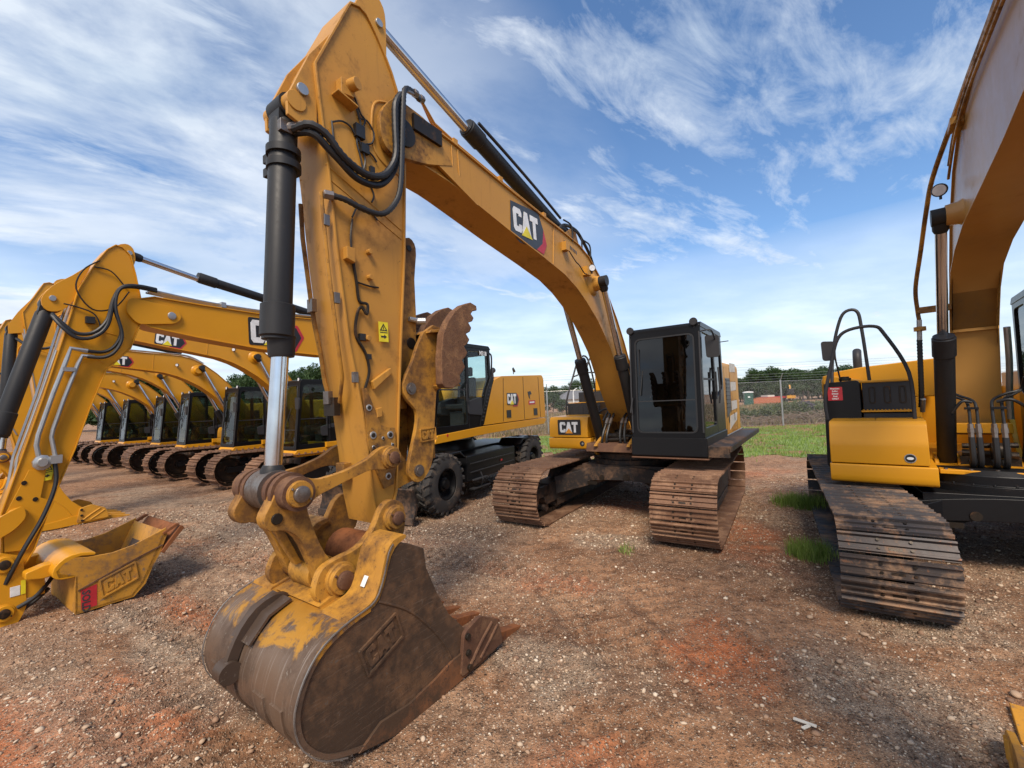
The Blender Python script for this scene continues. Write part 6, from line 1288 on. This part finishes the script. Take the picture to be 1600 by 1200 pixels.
def az(pxx, d):     # ground point at image column pxx (level camera heading) and distance d
    t = (pxx-800)/673.3; return (t*d, d)
TREES = []
extra = [(1155+i*7.5+float(rng.uniform(-3, 3)), float(rng.uniform(84, 100)), float(rng.uniform(.72, 1.0)), i % 2) for i in range(26)]
for i, (pxx, d, s, k) in enumerate([(1152, 92, .62, 0), (1170, 88, .60, 1), (1184, 84, .95, 0), (1200, 90, .92, 1), (1213, 84, .98, 0), (1232, 88, .95, 1), (1248, 92, .90, 0), (1262, 86, .95, 1), (1276, 90, .82, 0), (1296, 84, .86, 1), (1312, 88, .80, 0), (1335, 92, .8, 1), (1358, 88, .85, 0),
        (1140, 96, .7, 1), (1120, 98, .7, 0), (868, 128, .95, 0), (884, 140, 1.0, 1), (902, 135, 1.15, 0), (920, 140, 1.2, 1), (940, 135, 1.15, 0), (962, 130, 1.05, 1), (985, 125, 1.0, 0), (852, 132, .9, 1), (875, 70, .38, 1), (862, 75, .5, 0),
        (500, 84, 1.15, 0), (516, 88, 1.2, 1), (484, 90, 1.2, 0), (466, 86, 1.15, 1), (446, 92, 1.15, 0), (425, 88, 1.1, 1), (404, 92, 1.2, 0), (388, 86, 1.15, 1), (368, 92, 1.1, 0), (350, 88, 1.05, 1), (536, 90, 1.1, 0), (560, 94, 1.1, 1), (584, 90, 1.15, 0),
        (222, 74, 1.15, 1), (206, 72, 1.3, 0), (190, 74, 1.3, 1), (174, 78, 1.2, 0), (156, 76, 1.1, 1), (236, 78, 1.1, 0), (252, 80, 1.0, 1), (640, 110, .9, 0), (660, 115, .9, 1), (120, 80, 1.1, 0), (90, 84, 1.1, 1), (50, 84, 1.1, 0), (10, 84, 1.0, 1),
        (272, 82, 1.05, 0), (295, 84, 1.05, 1), (320, 86, 1.0, 0)]+extra):
    TREES.append((pxx, d, s, k))
where = lambda p: 'far to the right behind the chain-link fence' if p > 1100 else ('on the far ridge behind the pale house' if p > 800 else ('above the left row of excavators, seen under the booms' if p > 300 else 'far left behind the excavator row'))
adj = ['dark green bushy', 'mid green spreading']
for i, (pxx, d, s, k) in enumerate(TREES):
    s *= 1.3 if pxx < 620 else 1; r = copy_tree(protos[k]); r.location = (*az(pxx, d), -.3); r.scale = (s*rng.uniform(.9, 1.1), s*rng.uniform(.9, 1.1), s*rng.uniform(.95, 1.08)); r.rotation_euler.z = rng.uniform(0, 6)
    r['label'] = f'{adj[k]} tree {where(pxx)}'; r['group'] = 'trees '+where(pxx)
for p in protos:
    for c_ in list(p.children): bpy.data.objects.remove(c_)
    bpy.data.objects.remove(p)
def shrub(x, y, r, h, leaf, label, n=900, ls=.07, group='shrubs behind the fence'):
    root = thing('shrub', label, 'shrub', (x, y, 0), group=group); cen = [(rng.uniform(-r, r)*.5, rng.uniform(-r, r)*.5, h*rng.uniform(.3, .8)) for _ in range(6)]
    v, f = leafcloud(n, cen, [r*rng.uniform(.3, .55) for _ in cen], ls, (1, 1, .9)); o = npmesh('foliage', v, f, [leaf]); o.parent = root
    s = MB().m('bark')
    for c in cen: s.tube([(0, 0, 0), (c[0]*.4, c[1]*.4, c[2]*.5), c], .015, 4)
    s.build('stem', root); return root
for i, (pxx, d, r, h, lf_) in enumerate([(1192, 29, 1.1, 1.5, 'leaf2'), (1205, 30, .9, 1.3, 'leaf2'), (1182, 31, .8, 1.0, 'leaf2'), (1215, 31, .9, 1.0, 'leaf2'), (1240, 29, 1.0, 1.3, 'leaf2'), (1256, 30, .8, 1.6, 'purple'), (1272, 29.5, 1.0, 1.3, 'leaf2'), (1288, 30, 1.1, 1.3, 'leaf2'), (1160, 30, .8, .9, 'leaf2'), (1305, 30, 1.2, 1.3, 'leaf2'), (1230, 33, 1.0, 1.2, 'leaf2'), (1330, 31, 1.2, 1.5, 'leaf2')]):
    shrub(*az(pxx, d), r, h, lf_, ('purple tinged weedy shrub behind the chain-link fence' if lf_ == 'purple' else 'weedy olive green shrub behind the chain-link fence'), group='purple shrub' if lf_ == 'purple' else 'weedy shrubs behind the fence')
b = MB().m('wood')
for i in range(420):
    pxx = rng.uniform(1150, 1345); x, y = az(pxx, rng.uniform(26.3, 28.8)); z = rng.uniform(0, .55)*(1 if pxx > 1225 else .5); a = rng.uniform(0, 3.14); L = rng.uniform(.3, 1.3); dz = rng.uniform(-.25, .35)
    b.tube([(x, y, z), (x+math.cos(a)*L*.5, y+math.sin(a)*L*.5, z+dz*.7), (x+math.cos(a)*L, y+math.sin(a)*L, max(.02, z+dz))], rng.uniform(.008, .028), 4, smooth=False)
tag(b.build('brush_pile'), 'grey brown pile of cut branches along the foot of the fence', 'brush pile')
# ================================================================== far things
px_, py_ = az(1167.5, 66)
pt = thing('portable_toilet', 'dark green portable toilet with a white roof beyond the fence', 'toilet', (px_, py_, 0), rz=R_(-20))
q = MB().m('green').box((-.6, -.6, .05), (.6, .6, 1.95))
for k in range(6): q.box((-.55+k*.2, -.62, .1), (-.45+k*.2, -.6, 1.9))
q.build('cabin_wall', pt, bevel=.03); MB().m('white').prism(rpoly([(-.68, 1.95), (.68, 1.95), (.6, 2.1), (0, 2.18), (-.6, 2.1)], .04), -.68, .68).build('roof', pt); MB().m('green').box((-.38, -.64, .1), (.38, -.62, 1.85)).m('white').box((-.15, -.65, 1.2), (.15, -.64, 1.4)).build('door', pt)
hx, hy = az(897, 125)
hs = thing('house', 'pale walled house with a grey hipped roof far behind the centre excavator', 'house', (hx, hy, -1), rz=R_(12))
MB().m('cream').box((-5.2, -4, 0), (5.2, 4, 3.2)).build('wall', hs)
q = MB().m('roofing').add([(-5.8, -4.6, 3.2), (5.8, -4.6, 3.2), (5.8, 4.6, 3.2), (-5.8, 4.6, 3.2), (-2, 0, 5.6), (2, 0, 5.6)], [(0, 1, 5, 4), (1, 2, 5), (2, 3, 4, 5), (3, 0, 4), (3, 2, 1, 0)]); q.build('roof', hs)
for k in (-3.8, -1.4, 1.2, 3.4): MB().m('white').box((k-.55, -4.06, 1.1), (k+.55, -4.0, 2.4)).m('dblack').box((k-.45, -4.08, 1.2), (k+.45, -4.06, 2.3)).build('window', hs)
q = MB().m('netting')
for k in range(3):
    x, y = az(1160+k*20, 70); x2, y2 = az(1180+k*20, 70); q.add([(x, y, .1), (x2, y2, .1), (x2, y2, 0.95+.1*(k % 2)), (x, y, 1.1), (x, y+.03, .1), (x2, y2+.03, .1), (x2, y2+.03, 0.95+.1*(k % 2)), (x, y+.03, 1.1)], [(0, 1, 2, 3), (4, 5, 6, 7), (3, 2, 6, 7)])
tag(q.build('barrier_netting'), 'orange barrier netting strung across the field beyond the fence', 'barrier')
x, y = az(1234, 72)
mx_ = thing('compact_digger', 'small yellow digger with its arm raised far beyond the chain-link fence', 'digger', (x, y, .1), rz=R_(60))
MB().m('yeldust').box((-.8, -.6, .6), (.8, .6, 1.1)).build('body', mx_, bevel=.06); MB().m('dblack').box((-1.0, -.8, 0), (1.0, -.5, .5)).box((-1.0, .5, 0), (1.0, .8, .5)).build('track', mx_, bevel=.1)
MB().m('yeldust').prism([(.6, 1.1), (.9, 1.0), (1.6, 2.6), (2.6, 2.7), (2.6, 2.9), (1.45, 2.85)], -.1, .1).build('arm', mx_); MB().m('dblack').box((-.4, -.5, 1.3), (.5, .4, 2.2)).build('cab', mx_, bevel=.06)
x, y = az(1208, 74); tl_ = thing('flatbed_trailer', 'small red trailer parked far beyond the fence', 'trailer', (x, y, 0), rz=R_(5))
MB().m('red').box((-2, -1, .8), (2, 1, 1.1)).m('cream').box((-1.8, -.9, 1.1), (-.6, .9, 1.4)).build('bed', tl_); MB().m('dblack').cyl((-.8, -1.05, .4), (-.8, 1.05, .4), .4).cyl((.8, -1.05, .4), (.8, 1.05, .4), .4).build('wheel', tl_)
x, y = az(895, 40); lp = thing('light_pole', 'slim white pole standing behind the centre excavator\'s handrail', 'pole', (x, y, 0)); MB().m('white').cyl((0, 0, 0), (0, 0, 2.6), .06, n=10).build('shaft', lp); MB().m('white').tube([(0, 0, 2.6), (.05, 0, 2.9), (.35, -.1, 3.1)], .04, 8).build('curved_top', lp)
q = MB().m('dgrey')
for k in range(3): q.tube([(-40, 150, 9.5+k*.8), (0, 145, 8.8+k*.8), (60, 140, 9.2+k*.8), (130, 138, 9.5+k*.8)], .03, 4)
tag(q.build('overhead_cable'), 'thin dark overhead cables crossing far behind the excavators', 'power cable')
lit = MB().m('cream').box((-.07, -.012, 0), (.05, .012, .004), Matrix.Rotation(R_(-38), 3, 'Z')).box((-.06, -.05, .002), (.0, -.03, .006), Matrix.Rotation(R_(20), 3, 'Z')); lo = lit.build('paper_scrap'); lo.location = (1.72, 2.74, .02); tag(lo, 'torn pale paper scrap lying on the gravel at lower right', 'litter')
for x, y, r, l in ((2.62, 4.02, .045, 'tan rock on the clay left of the right-hand track'), (2.86, 3.7, .04, 'grey rock just below the tan one near the right-hand track'), (2.35, 3.3, .035, 'orange brown rock lying on red clay'), (2.0, 3.9, .03, 'grey rock half sunk between the two right-hand machines'), (3.2, 2.9, .05, 'larger pale rock in the gravel at lower right'), (.9, 1.95, .028, 'pale rock in the gravel near the bottom edge')):
    rock(x, y, r, l)
